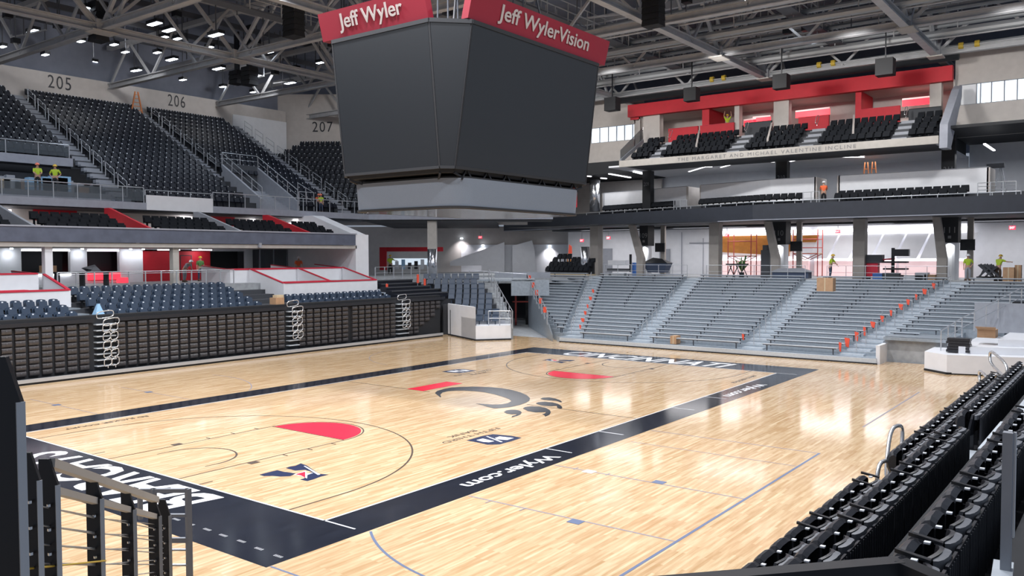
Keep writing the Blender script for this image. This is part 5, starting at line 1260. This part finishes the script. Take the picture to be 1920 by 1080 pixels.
for k, x in enumerate((5, 15, 24.8, 35.2, 45.2, 54.5)):
    truss((x, -12), (x, 56), 20.2, 23.4, 'y', f'grey roof truss crossing the court, {nth(k+1)} from the camera end', mm='steel' if k % 2 else 'steel', wdt=.42)
for k, x in enumerate((10, 19.8, 30, 40, 50)):
    m = MB(); m.beam((x, -12, 22.6), (x, 57, 22.6), .3, .5, 'steel'); tag(m.build('roof_beam'), f'slimmer grey roof beam crossing between trusses, {nth(k+1)} from the camera end', 'beam')
for k, x in enumerate([37.6, 39, 42.4, 43.8, 47.3, 48.8, 51.5, 53]):
    z = 20.8+.9*(k % 2); m = MB(); m.tube([(x, -14, z), (x, 34, z)], .17 if k % 2 else .24, 'duct', n=8); m.tube([(x+.5, -14, z-.2), (x+.5, 34, z-.2)], .06, 'steel', n=5)
    for i in range(12): yy = -12+4*i; m.box(x-.03, x+.03, yy-.03, yy+.03, z, 23.6, 'steel')
    tag(m.build('service_pipe', smooth=False), f'long grey service pipe on hangers, {nth(k+1)} of eight towards the end stand', 'pipe')
for k, y in enumerate((43, 48.5, 53)):
    m = MB(); m.beam((-4, y, 23.8), (46, y, 23.8), .22, .4, 'steel_dark'); tag(m.build('roof_beam'), f'dark lengthwise purlin over the upper bowl, {nth(k+1)} of three', 'beam')
for k, (x, y) in enumerate(((15, 38.2), (24.8, 38.2), (35.2, 38.2), (24.8, 24.2), (45.2, 10.2), (54.5, 10.2), (54.5, -2.2), (45.2, -2.2))):
    m = MB(); m.box(x-.8, x+.8, y-.5, y+.5, 19.8, 19.9, 'beige'); m.box(x-.45, x+.45, y-.3, y+.3, 19.9, 20.6, 'steel')
    for sx, sy in ((1, 0), (-1, 0), (0, 1), (0, -1)): m.beam((x, y, 20.1), (x+3.4*sx, y+3.4*sy, 23.4), .22, .2, 'steel')
    tag(m.build('gusset_node'), f'pale gusset with raking braces where two roof trusses cross, {nth(k+1)} of eight', 'truss node')
# catwalks with rails
for k, (y, x0, x1) in enumerate(((31, 6, 54), (16.8, 18, 54), (4, 18, 54))):
    e = thing('catwalk', f'grey roof catwalk with rails, {nth(3-k)} from the near seats', 'catwalk', ((x0+x1)/2, y, 21.2))
    m = MB(); m.box(x0, x1, y-.5, y+.5, 21.2, 21.3, 'steel_dark'); m.build('walkway', e)
    for s_ in (-.5, .5):
        for h in (.55, 1.1):
            m = MB(); m.tube([(x0, y+s_, 21.3+h), (x1, y+s_, 21.3+h)], .04, 'steel', n=5); m.build('hand_rail', e)
        for i in range(int((x1-x0)/2.4)):
            m = MB(); xx = x0+2.4*i; m.box(xx-.03, xx+.03, y+s_-.03, y+s_+.03, 21.2, 22.4, 'steel'); m.build('post', e)
    for i in range(int((x1-x0)/4.8)):
        m = MB(); xx = x0+4.8*i; m.beam((xx, y, 21.2), (xx+.0, y, 25.2), .08, .08, 'steel'); m.build('hanger', e)
# edge duct below the roof over the end stand
m = MB(); m.tube([(55.2, -3.5, 20.05), (55.2, 24.5, 19.95)], .42, 'dark', n=10); tag(m.build('black_duct', smooth=True), 'long black duct just above the deep red beam', 'duct')
m = MB(); m.tube([(54.6, -16, 20.5), (54.6, 27, 20.2)], .2, 'duct', n=8)
tag(m.build('service_pipe'), 'grey pipe above the black duct over the deep red beam', 'pipe')
for k, u in enumerate((1333, 1355, 1532, 1558, 1795, 1825)):
    p = onx(u, 478, 54.4); m = MB(); m.tube([(54.4, p.y-.15, 20.45), (54.4, p.y+.15, 20.45)], .23, 'yellowpipe', n=8); tag(m.build('pipe_tag'), f'small yellow marker band, {nth(k+1)} along the grey edge pipe', 'marker', None, 'yellow pipe markers')
# loudspeakers
for k, (u, v, s_) in enumerate(((1148, 208, 1.1), (1297, 190, 1.05), (1465, 167, 1.05), (1660, 142, 1.15))):
    p = onx(u, v, 50.5); e = thing('loudspeaker', f'black cube loudspeaker hanging before the deep red beam, {nth(k+1)} from the scoreboard', 'loudspeaker', p, 'black cube loudspeakers')
    m = MB(); m.box(p.x-s_*.4, p.x+s_*.4, p.y-s_/2, p.y+s_/2, p.z, p.z+s_, 'speaker'); m.build('cabinet', e)
    m = MB(); m.box(p.x-.04, p.x+.04, p.y-.04, p.y+.04, p.z+s_, 21.5, 'black_metal'); m.build('hanger', e)
for k, (u, v, z, n) in enumerate(((185, 78, 19.6, 7), (551, 70, 19.4, 9), (1225, 50, 19.2, 9), (468, 160, 19.3, 4), (445, 158, 19.8, 3))):
    p = onz(u, v, z); e = thing('line_array', f'column of black line-array loudspeakers under the roof, {["over block 205", "beside the scoreboard name board", "past the scoreboard towards the end", "small one over block 206", "smallest, tilted beside it"][k]}', 'loudspeaker', p)
    for i in range(n):
        m = MB(); m.hexa([(p.x-.45, p.y-.55, p.z+.36*i), (p.x+.45, p.y-.55, p.z+.36*i), (p.x+.45, p.y+.55, p.z+.36*i), (p.x-.45, p.y+.55, p.z+.36*i), (p.x-.38, p.y-.55, p.z+.36*i+.34), (p.x+.38, p.y-.55, p.z+.36*i+.34), (p.x+.38, p.y+.55, p.z+.36*i+.34), (p.x-.38, p.y+.55, p.z+.36*i+.34)], 'speaker'); m.build('cabinet', e)
    m = MB(); m.box(p.x-.05, p.x+.05, p.y-.3, p.y+.3, p.z+.36*n, 24, 'black_metal'); m.build('hanger', e)
# visible roof lamps
LP = [(62, 59, 22.4), (172, 118, 22.4), (252, 133, 21.6), (318, 57, 21.5), (295, 99, 21.7), (322, 112, 22.3), (405, 66, 20.8), (290, 45, 21.4), (393, 89, 21.6), (480, 143, 22.2), (544, 156, 22.2), (410, 129, 21.6), (475, 173, 21.8), (343, 150, 21.4), (214, 84, 21.2), (152, 78, 21.6), (5, 88, 21.6), (85, 103, 21.6), (600, 118, 21.5), (235, 98, 21.7), (494, 95, 20.9), (505, 98, 21.1), (160, 16, 21.6), (418, 163, 21.6), (259, 132, 21.6), (308, 70, 21.4), (333, 73, 21.8),
      (1485, 42, 21.3), (1463, 105, 21.8), (1220, 143, 21.9), (1633, 60, 22), (1524, 76, 22), (1288, 137, 22), (1418, 91, 22.2)]
for k, (u, v, z) in enumerate(LP):
    p = onz(u, v, z); e = thing('roof_lamp', f'lit roof lamp, {nth(k+1)} of the scattered fixtures under the roof deck', 'lamp', p, 'lit lamps under the roof'); e.rotation_euler = (0, 0, 0)
    big = k in (0, 1, 3, 5, 6, 9, 10, 7, 11, 27); sm = k > 27
    a, b = (.62, .2) if big else ((.1, .1) if sm else (.34, .15))
    m = MB(); m.box(p.x-b, p.x+b, p.y-a, p.y+a, p.z-.02, p.z+.02, 'lamp'); m.build('lens', e)
    m = MB(); m.box(p.x-b-.05, p.x+b+.05, p.y-a-.05, p.y+a+.05, p.z+.02, p.z+.25, 'black_metal'); m.box(p.x-.03, p.x+.03, p.y-.03, p.y+.03, p.z+.25, 25.2, 'steel_dark'); m.build('housing', e)
# short drop rods and cable trays that crowd the roof
rods = MB()
for i in range(260):
    x, y = random.uniform(4, 56), random.uniform(-8, 52); z = random.uniform(21, 22.8)
    rods.box(x-.03, x+.03, y-.03, y+.03, z, 25.2, 'steel_dark')
    if i % 4 == 0: rods.box(x-.25, x+.25, y-.25, y+.25, z-.2, z+.15, 'black_metal')
    if i % 9 == 0: rods.beam((x, y, z), (x+random.uniform(-1.5, 1.5), y+random.uniform(4, 8), z), .12, .1, 'steel')
tag(rods.build('drop_rods'), 'crowd of thin drop rods and small black boxes under the roof deck', 'rods', None, 'stuff')

# ================================================================== NEAR SIDE black seats
RW = [(-10.25, .80, -1.7, 21, [(4.2, 6.6)], 'front'), (-11.10, 1.30, -3.2, 21, [(8.1, 9.4)], 'second'), (-12.52, 2.0, -5.1, 21, [(6.6, 9.6)], 'third'), (-13.65, 2.5, 7.4, 21, [], 'fourth')]
for y, z, xa, xb, gaps, rn in RW:
    i = 0; x = xa; part_ = 'before the gap'
    while x < xb:
        if any(a < x+.3 < b for a, b in gaps): x = gaps[0][1]; i = 0; part_ = 'past the gap'; continue
        i += 1
        e = place(NEAR, 'arena_chair', (x+.3, y, z), 0, f'black padded arena seat, {nth(i)} along the {rn} near row, {part_}' if gaps else f'black padded arena seat, {nth(i)} along the {rn} near row beside the grey post', 'chair', 'black padded seats of the near side')
        if (i*7+int(-y*3)) % 5 in (0, 3):
            o = TABLET if not TABLET.parent else TABLET.copy()
            if o is not TABLET: COL.objects.link(o)
            o.parent = e; o.location = (0, 0, 0)
        x += .615
nt = MB()
ed = [-9.75, -10.62, -11.75, -13.1, -14.3]; zz = [.80, 1.30, 2.0, 2.5]
for i in range(4): nt.box(-5.6, 24, ed[i+1], ed[i], 0.02, zz[i], 'dark')
nt.box(8.0, 9.5, ed[2], ed[1], 1.3, 1.33, 'bench'); nt.box(6.4, 9.7, ed[3]+.0, ed[2], 2.0, 2.03, 'bench'); nt.box(3.5, 24, -12.05, -11.85, 2.0, 2.03, 'bench')
nt.box(6.0, 22, -13.35, -13.15, 2.5, 2.53, 'bench'); nt.box(-3, 3.0, -14.4, -13.95, 2.5, 2.9, 'alu'); nt.box(3.0, 9, -14.6, -13.9, .0, 2.95, 'alu')
struct(nt, 'near_terrace', 'black stepped terrace under the near seats')
q = ony(1677, 850, -9.95); loop_rail('tall bright oval handrail at the gap of the front near row', q.x, q.y, q.z, (.5, .05, 1), w=1.25, h=.62, r=.045, tilt=.1)
q = ony(1655, 908, -10.0); loop_rail('shorter bright oval handrail at the gap of the front near row', q.x, q.y, q.z, (.3, .05, 1), w=.95, h=.5, r=.045, tilt=.1)
loop_rail('long flat bright oval handrail at the far end of the near seats', 21.4, -10.3, 2.0, (1, .35, 0), w=2.4, h=.5, r=.05, tilt=.5)
loop_rail('second flat bright oval handrail at the far end of the near seats', 20.6, -10.0, 1.45, (1, .35, 0), w=1.6, h=.45, r=.05, tilt=.5)
p = onz(1897, 1010, 2.95); m = MB(); q = onz(1897, 812, 3.4)
f_ = 7.4
def FL(f, lat, z): v = Vector((CAM.x+ch*f+sh*lat, CAM.y+sh*f-ch*lat, z)); return v
p = FL(f_, (1897-960)/1572.8*f_, 0); m = MB(); m.box(p.x-.05, p.x+.05, p.y-.04, p.y+.04, 2.5, CAM.z-(812-476)/1572.8*f_, 'grey'); m.box(p.x+.0, p.x+.06, p.y-.06, p.y-.03, 3.3, CAM.z-(812-476)/1572.8*f_, 'galv'); m.box(p.x-.3, p.x+.3, p.y-.3, p.y+.3, 2.5, 2.56, 'alu')
tag(m.build('upright_post'), 'grey upright post standing beside the third near row', 'post')
m = MB(); m.beam(FL(7.6, (1893-960)/1572.8*7.6, 2.98), FL(6.2, (1880-960)/1572.8*6.2, 2.98), .16, .06, 'bench'); struct(m, 'near_step_edge')

# ================================================================== STAIR RAILING beside the camera
e = thing('stair_railing', 'black flat-bar railing with steel cables descending towards the court', 'railing', FL(6.5, -3.1, 2.0))
def post(f, zt, nm='post', wd=.115, zb=2.0, lat=None):
    lat = -1.82-.2*f if lat is None else lat; p = FL(f, lat, 0); r = Vector((sh, -ch, 0)); t = Vector((ch, sh, 0))
    m = MB(); a, b = p-r*wd/2, p+r*wd/2; c = p+r*(wd/2-.05)
    poly = [V(a.x, a.y, zb), V(b.x, b.y, zb), V(b.x, b.y, zt-.16), V(c.x, c.y, zt), V(a.x, a.y, zt)]
    m.prism(poly, t*.022, 'black_metal'); o = m.build(nm, e)
    m = MB(); m.beam(V(b.x, b.y, zb), V(b.x, b.y, zt-.16), .006, .03, 'galv'); m.build('post_edge', e)
    return o
PF = [(4.77, 4.70), (5.07, 4.59), (5.98, 4.24), (6.9, 3.88), (7.84, 3.53), (8.27, 3.40)]
for f, z in PF:
    o = post(f, z)
    for i in range(4):
        p = FL(f-.02, -1.82-.2*f+.01, z-.28-.107*i*1.4); m = MB(); m.box(p.x-.008, p.x+.008, p.y-.008, p.y+.008, p.z-.008, p.z+.008, 'chrome'); m.build('bolt', e)
post(2.95, 5.47, wd=.12, lat=-1.80, zb=3.6)
def RP(f, dz=0): return FL(f, -1.82-.2*f, 4.59-(f-5.07)*.375+dz)
for dz, wd, nm in ((-.035, .055, 'top_rail'), (-.20, .045, 'mid_rail')):
    m = MB(); m.beam(RP(5.05, dz)+V(ch*.04, sh*.04, 0), RP(7.86, dz)+V(ch*.04, sh*.04, 0), wd, wd, 'beige'); m.build(nm, e)
for i in range(9):
    m = MB(); m.tube([RP(4.8, -.30-.115*i), RP(8.2, -.30-.115*i)], .005, 'galv', n=4); m.build('cable', e)
    m = MB(); m.tube([RP(4.8, -.30-.115*i), RP(6.0, -.33-.115*i+.02), RP(6.9, -.28-.115*i), RP(8.2, -.25-.115*i)], .004, 'galv', n=4); m.build('cable', e)
for f in (5.98, 6.9):
    p = RP(f, -1.12); m = MB(); m.box(p.x-.03, p.x+.12, p.y-.02, p.y+.18, p.z-.04, p.z+.06, 'beige'); m.build('foot_bracket', e)
m = MB(); m.beam(RP(5.0, -1.25), RP(7.9, -1.1), .1, .05, 'darkgrey'); m.build('base_channel', e)
e = thing('gate_frame', 'grey square-tube end frame joined to the black stair railing', 'railing', FL(8.6, -3.4, 2.0))
r = Vector((sh, -ch, 0))
a, b = FL(8.6, -3.72, 0), FL(8.6, -3.36, 0)
for p, nm in ((a, 'post'), (b, 'post')):
    m = MB(); m.box(p.x-.025, p.x+.025, p.y-.025, p.y+.025, 2.2 if p is b else 3.2, 3.42, 'grey'); m.build(nm, e)
for z, h, nm in ((3.40, .04, 'top_bar'), (3.14, .03, 'cross_bar'), (2.88, .05, 'cross_bar'), (2.78, .015, 'cross_bar'), (2.62, .015, 'cross_bar')):
    m = MB(); m.beam(V(a.x, a.y, z), V(b.x, b.y, z), .04, h, 'grey' if h > .02 else 'galv'); m.build(nm, e)
c = FL(8.6, -3.86, 0); m = MB(); m.beam(V(c.x, c.y, 3.40), V(a.x, a.y, 3.40), .04, .04, 'grey'); m.box(c.x-.02, c.x+.02, c.y-.02, c.y+.02, 3.1, 3.4, 'grey'); m.build('top_bar', e)
m = MB(); m.tube([FL(4.5, -2.72, 4.12), FL(6.0, -2.95, 3.62)], .006, 'yellowpipe', n=4); tag(m.build('yellow_cord'), 'thin yellow cord crossing the foot of the black stair railing', 'cord')
# black hand rail in front of the camera
e = thing('front_rail', 'black flat rail crossing the bottom edge in front of the near seats', 'railing', FL(2.2, .8, 4.0))
z1 = CAM.z-(1071-478)/1572.8*2.2
m = MB(); a, b = FL(2.12, .30, z1-.028), FL(2.2, 1.03, z1+.0); m.beam(a, b, .05, .04, 'black_metal'); m.build('top_rail', e)
m = MB(); m.beam(b, FL(1.8, 1.25, z1-.03), .05, .04, 'black_metal'); m.build('top_rail', e)
for t in (.1, .9):
    m = MB(); p = a.lerp(b, t); m.box(p.x-.02, p.x+.02, p.y-.02, p.y+.02, 4.1, p.z-.02, 'black_metal'); m.build('post', e)
m = MB(); m.box(-16, -10.6, -18, -12.9, 3.9, 4.1, 'dark_concrete'); m.box(-11.8, -10.6, -12.9, -11.9, 3.9, 4.1, 'dark_concrete'); m.box(-16, -11, -18, -13.5, 0, 3.9, 'dark_concrete'); struct(m, 'camera_side_deck')

# ================================================================== PEOPLE
def skin_mesh(verts, edges, radii, root=0, lev=1):
    me = bpy.data.meshes.new('tmp'); me.from_pydata([tuple(v) for v in verts], edges, [])
    o = bpy.data.objects.new('tmp', me); COL.objects.link(o)
    o.modifiers.new('s', 'SKIN'); 
    for i, d in enumerate(me.skin_vertices[0].data): d.radius = (radii[i], radii[i]) if not isinstance(radii[i], tuple) else radii[i]; d.use_root = (i == root)
    sm = o.modifiers.new('d', 'SUBSURF'); sm.levels = lev; sm.render_levels = lev
    dg = bpy.context.evaluated_depsgraph_get(); dg.update(); ev = o.evaluated_get(dg); out = bpy.data.meshes.new_from_object(ev)
    bpy.data.objects.remove(o); bpy.data.meshes.remove(me)
    return out
def person(lab, loc, rz, arms=('down', 'down'), bend_=0.0, shirt='yellow', pants='jean', hat='hatwhite', scale=1.0, stride=.0):
    A = dict(down=((.24, .02, 1.12), (.25, .10, .88)), hips=((.34, -.05, 1.15), (.2, .08, 1.0)), fwd=((.22, .18, 1.14), (.15, .42, 1.08)), up=((.34, .05, 1.62), (.30, .08, 1.90)), out=((.38, .14, 1.3), (.55, .30, 1.28)), lean=((.25, .22, 1.15), (.22, .40, .98)))
    def bd(p):   # bend the upper body forward at the hips
        x, y, z = p
        if z > .95 and bend_: dz = z-.95; return (x, y+dz*math.sin(bend_), .95+dz*math.cos(bend_))
        return p
    P = [(0, 0, .95), (0, 0, 1.15), (0, 0, 1.36), (0, 0, 1.47), (0, .01, 1.56), (0, .01, 1.67), (0, .115, 1.60)]
    E_ = [(0, 1), (1, 2), (2, 3), (3, 4), (4, 5), (4, 6)]; Rr = [(.15, .11), (.14, .10), (.17, .11), .055, .085, .085, .016]
    TP, TE, TR = [P[0], P[1], P[2], (0, 0, 1.43)], [(0, 1), (1, 2), (2, 3)], [(.165, .125), (.16, .12), (.19, .13), .09]
    for s_ in (-1, 1):
        el, wr = A[arms[0] if s_ < 0 else arms[1]]; sh_ = (.19*s_, 0, 1.40); el = (el[0]*s_, el[1], el[2]); wr = (wr[0]*s_, wr[1], wr[2])
        k = len(P); d = (Vector(wr)-Vector(el)).normalized(); palm = Vector(wr)+d*.07
        P += [sh_, el, wr, tuple(palm)]; E_ += [(2, k), (k, k+1), (k+1, k+2), (k+2, k+3)]; Rr += [.06, .043, .028, (.038, .018)]
        side = d.cross(Vector((0, 1, .3))).normalized()
        for j in range(4):
            b0 = len(P); q = palm+side*(.024*(j-1.5)); P += [tuple(q+d*(.035)), tuple(q+d*(.075+.008*(1 if j in (1, 2) else 0))-Vector((0, 0, .01)))]; E_ += [(k+3, b0), (b0, b0+1)]; Rr += [.010, .008]
        b0 = len(P); P += [tuple(Vector(wr)+d*.03+side*.045)]; E_ += [(k+2, b0)]; Rr += [.010]
        t = len(TP); TP += [sh_, tuple(Vector(sh_).lerp(Vector(el), .9))]; TE += [(2, t), (t, t+1)]; TR += [.082, .066]
    LP_, LE, LR = [(0, 0, .97), (0, 0, .86)], [(0, 1)], [(.165, .125), (.15, .11)]
    for s_ in (-1, 1):
        k = len(P); st_ = stride*s_; hip = (.10*s_, 0, .88); kn = (.12*s_, .03+st_*.5, .50); an = (.12*s_, -.02+st_, .09); toe = (.13*s_, .15+st_, .04)
        P += [hip, kn, an, toe]; E_ += [(0, k), (k, k+1), (k+1, k+2), (k+2, k+3)]; Rr += [.095, .06, .04, .035]
        t = len(LP_); LP_ += [hip, kn, (an[0], an[1], .13)]; LE += [(1, t), (t, t+1), (t+1, t+2)]; LR += [.115, .082, .068]
    P = [bd(p) for p in P]; TP = [bd(p) for p in TP]
    root = bpy.data.objects.new('person', skin_mesh(P, E_, Rr)); COL.objects.link(root)
    root.data.materials.clear(); root.data.materials.append(MT['skin']); root.location = loc; root.rotation_euler = (0, 0, rz); root.scale = (scale,)*3
    tag(root, lab, 'person')
    def child(nm, me, mm):
        me.materials.clear(); me.materials.append(MT[mm]); o = bpy.data.objects.new(nm, me); COL.objects.link(o); o.parent = root; return o
    child('shirt', skin_mesh(TP, TE, TR), shirt); child('trousers', skin_mesh(LP_, LE, LR), pants)
    hd = Vector(bd((0, .01, 1.66)))
    mb = MB(); n = 12; prof = [(.155, 0), (.125, .015), (.118, .06), (.09, .115), (.04, .14)]
    for i in range(len(prof)):
        for j in range(n): a = 6.2832*j/n; mb.v.append((hd.x+prof[i][0]*math.cos(a), hd.y+prof[i][0]*1.15*math.sin(a), hd.z+prof[i][1]))
    mi = mb.mi(hat)
    for i in range(len(prof)-1):
        for j in range(n): mb.f.append((i*n+j, i*n+(j+1) % n, (i+1)*n+(j+1) % n, (i+1)*n+j)); mb.m.append(mi)
    mb.f.append(tuple(range((len(prof)-1)*n, len(prof)*n))); mb.m.append(mi)
    o = mb.build('hard_hat', origin=(0, 0, 0), smooth=True); o.parent = root
    for s_ in (-1, 1):
        mb = MB(); x, y = .125*s_, stride*s_; mb.hexa([(x-.055, y-.11, 0), (x+.055, y-.11, 0), (x+.055, y+.20, 0), (x-.055, y+.20, 0), (x-.05, y-.10, .16), (x+.05, y-.10, .16), (x+.045, y+.14, .09), (x-.045, y+.14, .09)], 'boot')
        o = mb.build('boot', origin=(0, 0, 0)); o.parent = root
    v = MB(); 
    return root
TOC = lambda p: math.atan2(CAM.y-p.y, CAM.x-p.x)-PI/2    # facing the camera side
def at_x(u, X, z): p = onx(u, 478, X); return Vector((X, p.y, z))
def at_y(u, Y, z): p = ony(u, 478, Y); return Vector((p.x, Y, z))
PE = [('worker in a yellow shirt and white hard hat, hands down, behind the end railing', at_x(1815, 52.3, 4.0), .2, ('hips', 'down'), 0, 'yellow', 'grey', 'hatwhite', 1.03),
 ('worker in a yellow shirt bending over dark trolleys by the cardboard boxes', at_x(1872, 53.0, 4.0), 2.6, ('fwd', 'out'), .35, 'yellow', 'boot', 'hatyellow', 1.03),
 ('worker in a yellow shirt and jeans leaning over by the second scaffold', at_x(1557, 52.6, 4.0), 1.2, ('lean', 'fwd'), .25, 'yellow', 'jean', 'hatyellow', 1.05),
 ('worker in an orange vest seen from behind in the gap of the white parapets', at_x(1543, 51.9, 9.5), PI, ('fwd', 'fwd'), 0, 'orangevest', 'dark', 'hatwhite', 1.0),
 ('worker in yellow behind the white parapet, beside the middle banner column', at_x(1486, 56, 10.0), .3, ('down', 'down'), 0, 'yellow', 'jean', 'hatwhite', 1.05),
 ('worker in yellow behind the white parapet, farther from the banner column', at_x(1502, 55.6, 10.0), -.4, ('fwd', 'down'), 0, 'yellow', 'jean', 'hatyellow', 1.08),
 ('worker in a yellow jacket with both arms raised in the top suites', at_x(1362, 58.0, 16.3), .4, ('up', 'up'), 0, 'yellow', 'yellow', 'hatyellow', .98),
 ('worker in a yellow vest with a dark helmet on the upper balcony', at_y(74, 41.6, 9.95), .1, ('fwd', 'fwd'), 0, 'yellow', 'dark', 'hatred', 1.0),
 ('worker in a yellow vest and yellow hard hat on the upper balcony', at_y(107, 41.3, 9.95), -.2, ('hips', 'hips'), 0, 'yellow', 'dark', 'hatyellow', .98),
 ('worker in a green shirt standing before the red wall', at_y(375, 39.5, 4.05), .3, ('down', 'down'), 0, 'green', 'jean', 'hatyellow', 1.0),
 ('worker in an orange vest and white hard hat leaning on the large white booth', at_y(559, 36.5, 4.0), .1, ('lean', 'lean'), .5, 'orangevest', 'jean', 'hatwhite', 1.05),
 ('worker in a yellow vest and orange hard hat on the upper corner balcony', at_y(603, 39.9, 9.4), -.3, ('down', 'fwd'), 0, 'yellow', 'jean', 'hatred', .85),
 ('worker in orange crouching beside the one in yellow on the upper corner balcony', at_y(596, 40.5, 9.4), .5, ('fwd', 'fwd'), .4, 'orangevest', 'jean', 'hatred', .9),
 ('dark clothed worker bending between the bar counters of the far concourse', at_y(345, 38.5, 4.05), .9, ('lean', 'lean'), .9, 'grey', 'grey', 'hatwhite', 1.0)]
for lab, loc, rz, arms, bnd, shirt, pants, hat, sc_ in PE:
    person(lab, loc, TOC(loc)+rz if True else rz, arms, bnd, shirt, pants, hat, sc_, .05)
p = D(84, (731-960)/1572.8*84, 3.95); person('worker in a yellow jacket, one arm out, by the dark red corner post', p, TOC(p), ('out', 'down'), 0, 'yellow', 'dark', 'hatyellow', 1.1)
# clutter of the far side
p = at_y(262, 55.3, 0); e = thing('folding_ladder', 'tan A-frame ladder at the top of the second flight in the upper bowl', 'ladder', (p.x, 55.3, 18.1))
for s_ in (-1, 1):
    m = MB(); m.beam((p.x+.5*s_, 55.3, 18.1), (p.x+.12*s_, 55.3, 20.0), .08, .1, 'ladder'); m.build('side_rail', e)
for i in range(5):
    m = MB(); m.box(p.x-.42+.06*i, p.x+.42-.06*i, 55.27, 55.33, 18.4+.33*i, 18.45+.33*i, 'ladder'); m.build('rung', e)
for k, (u, w_) in enumerate(((90, .7), (118, .8), (130, .6))):
    q = at_y(u, 41.8, 9.4); m = MB(); m.box(q.x-w_, q.x+w_, 42.6, 43.2, 9.95, 10.9+.1*k, 'bluebox'); m.box(q.x-w_-.02, q.x+w_+.02, 42.58, 43.22, 10.3, 10.38, 'white'); tag(m.build('wrapped_crate'), f'pale blue wrapped crate, {nth(k+1)} along behind the upper balcony rail', 'crate', None, 'pale blue crates on the upper balcony')
for k, (u, h, mm) in enumerate(((60, .7, 'card'), (40, .9, 'galv'), (150, .8, 'grey'), (170, .6, 'card'), (200, .7, 'galv'), (20, .8, 'plank'))):
    q = at_y(u, 42.6, 9.4); m = MB(); m.box(q.x-.5, q.x+.5, 43.6, 44.2, 9.95, 9.95+h, mm); m.box(q.x-.3, q.x+.2, 43.7, 44.1, 9.95+h, 10.15+h, 'grey'); tag(m.build('material_pile'), f'{["tan", "silver", "grey", "second tan", "second silver", "pale timber"][k]} pile of building material on the upper balcony', 'material')
q = at_y(110, 40.5, 4.05); m = MB(); m.box(q.x-.5, q.x+.4, 41.68, 42.08, 4.8, 5.25, 'card'); tag(m.build('cardboard_box'), 'small tan box on the white-lit bar counter', 'box')
e = thing('serving_table', 'long dark table with draped items behind the far railing', 'table', at_y(150, 35.5, 4.05)); a_, b_ = at_y(100, 35.5, 0).x, at_y(205, 35.5, 0).x
m = MB(); m.box(a_, b_, 35.2, 35.9, 4.85, 4.95, 'dark'); m.build('table_top', e)
m = MB(); m.hexa([(a_+2, 35.3, 4.95), (b_-.6, 35.3, 4.95), (b_-.6, 35.8, 4.95), (a_+2, 35.8, 4.95), (a_+2.3, 35.4, 5.35), (b_-1.6, 35.4, 5.15), (b_-1.6, 35.7, 5.15), (a_+2.3, 35.7, 5.3)], 'grey'); m.build('draped_sheet', e)
for x in (a_+.2, b_-.2, (a_+b_)/2):
    m = MB(); m.box(x-.05, x+.05, 35.3, 35.8, 4.05, 4.85, 'dark'); m.build('leg', e)
m = MB(); q = onz(535, 573, 2.9); m.box(q.x-.25, q.x+.35, 26.7, 27.3, 2.95, 3.35, 'card'); m.box(q.x-.1, q.x+.4, 26.8, 27.2, 3.35, 3.5, 'plank'); tag(m.build('cardboard_box'), 'cardboard box perched beside the loop rails of the second aisle', 'box')
m = MB(); q = at_y(183, 27.6, 2.6); m.hexa([(q.x-.3, 27.4, 2.7), (q.x+.3, 27.4, 2.7), (q.x+.3, 27.9, 2.7), (q.x-.3, 27.9, 2.7), (q.x-.05, 27.6, 3.45), (q.x+.05, 27.6, 3.45), (q.x+.05, 27.7, 3.45), (q.x-.05, 27.7, 3.45)], 'bluebox'); tag(m.build('blue_sack'), 'pale blue peaked sack behind the first aisle loop rail', 'sack')
for k, (u, v) in enumerate(((725, 540), (783, 522), (796, 530))):
    q = ony(u, v, 29.5); m = MB(); m.box(q.x-.1, q.x+.1, 29.45, 29.5, q.z-.35, q.z+.3, 'orange'); m.tube([(q.x, 29.5, q.z-.8), (q.x, 29.5, q.z+.35)], .02, 'galv', n=4); tag(m.build('tape_ribbon'), f'orange warning ribbon past the third looped aisle, {nth(k+1)} of three', 'ribbon')
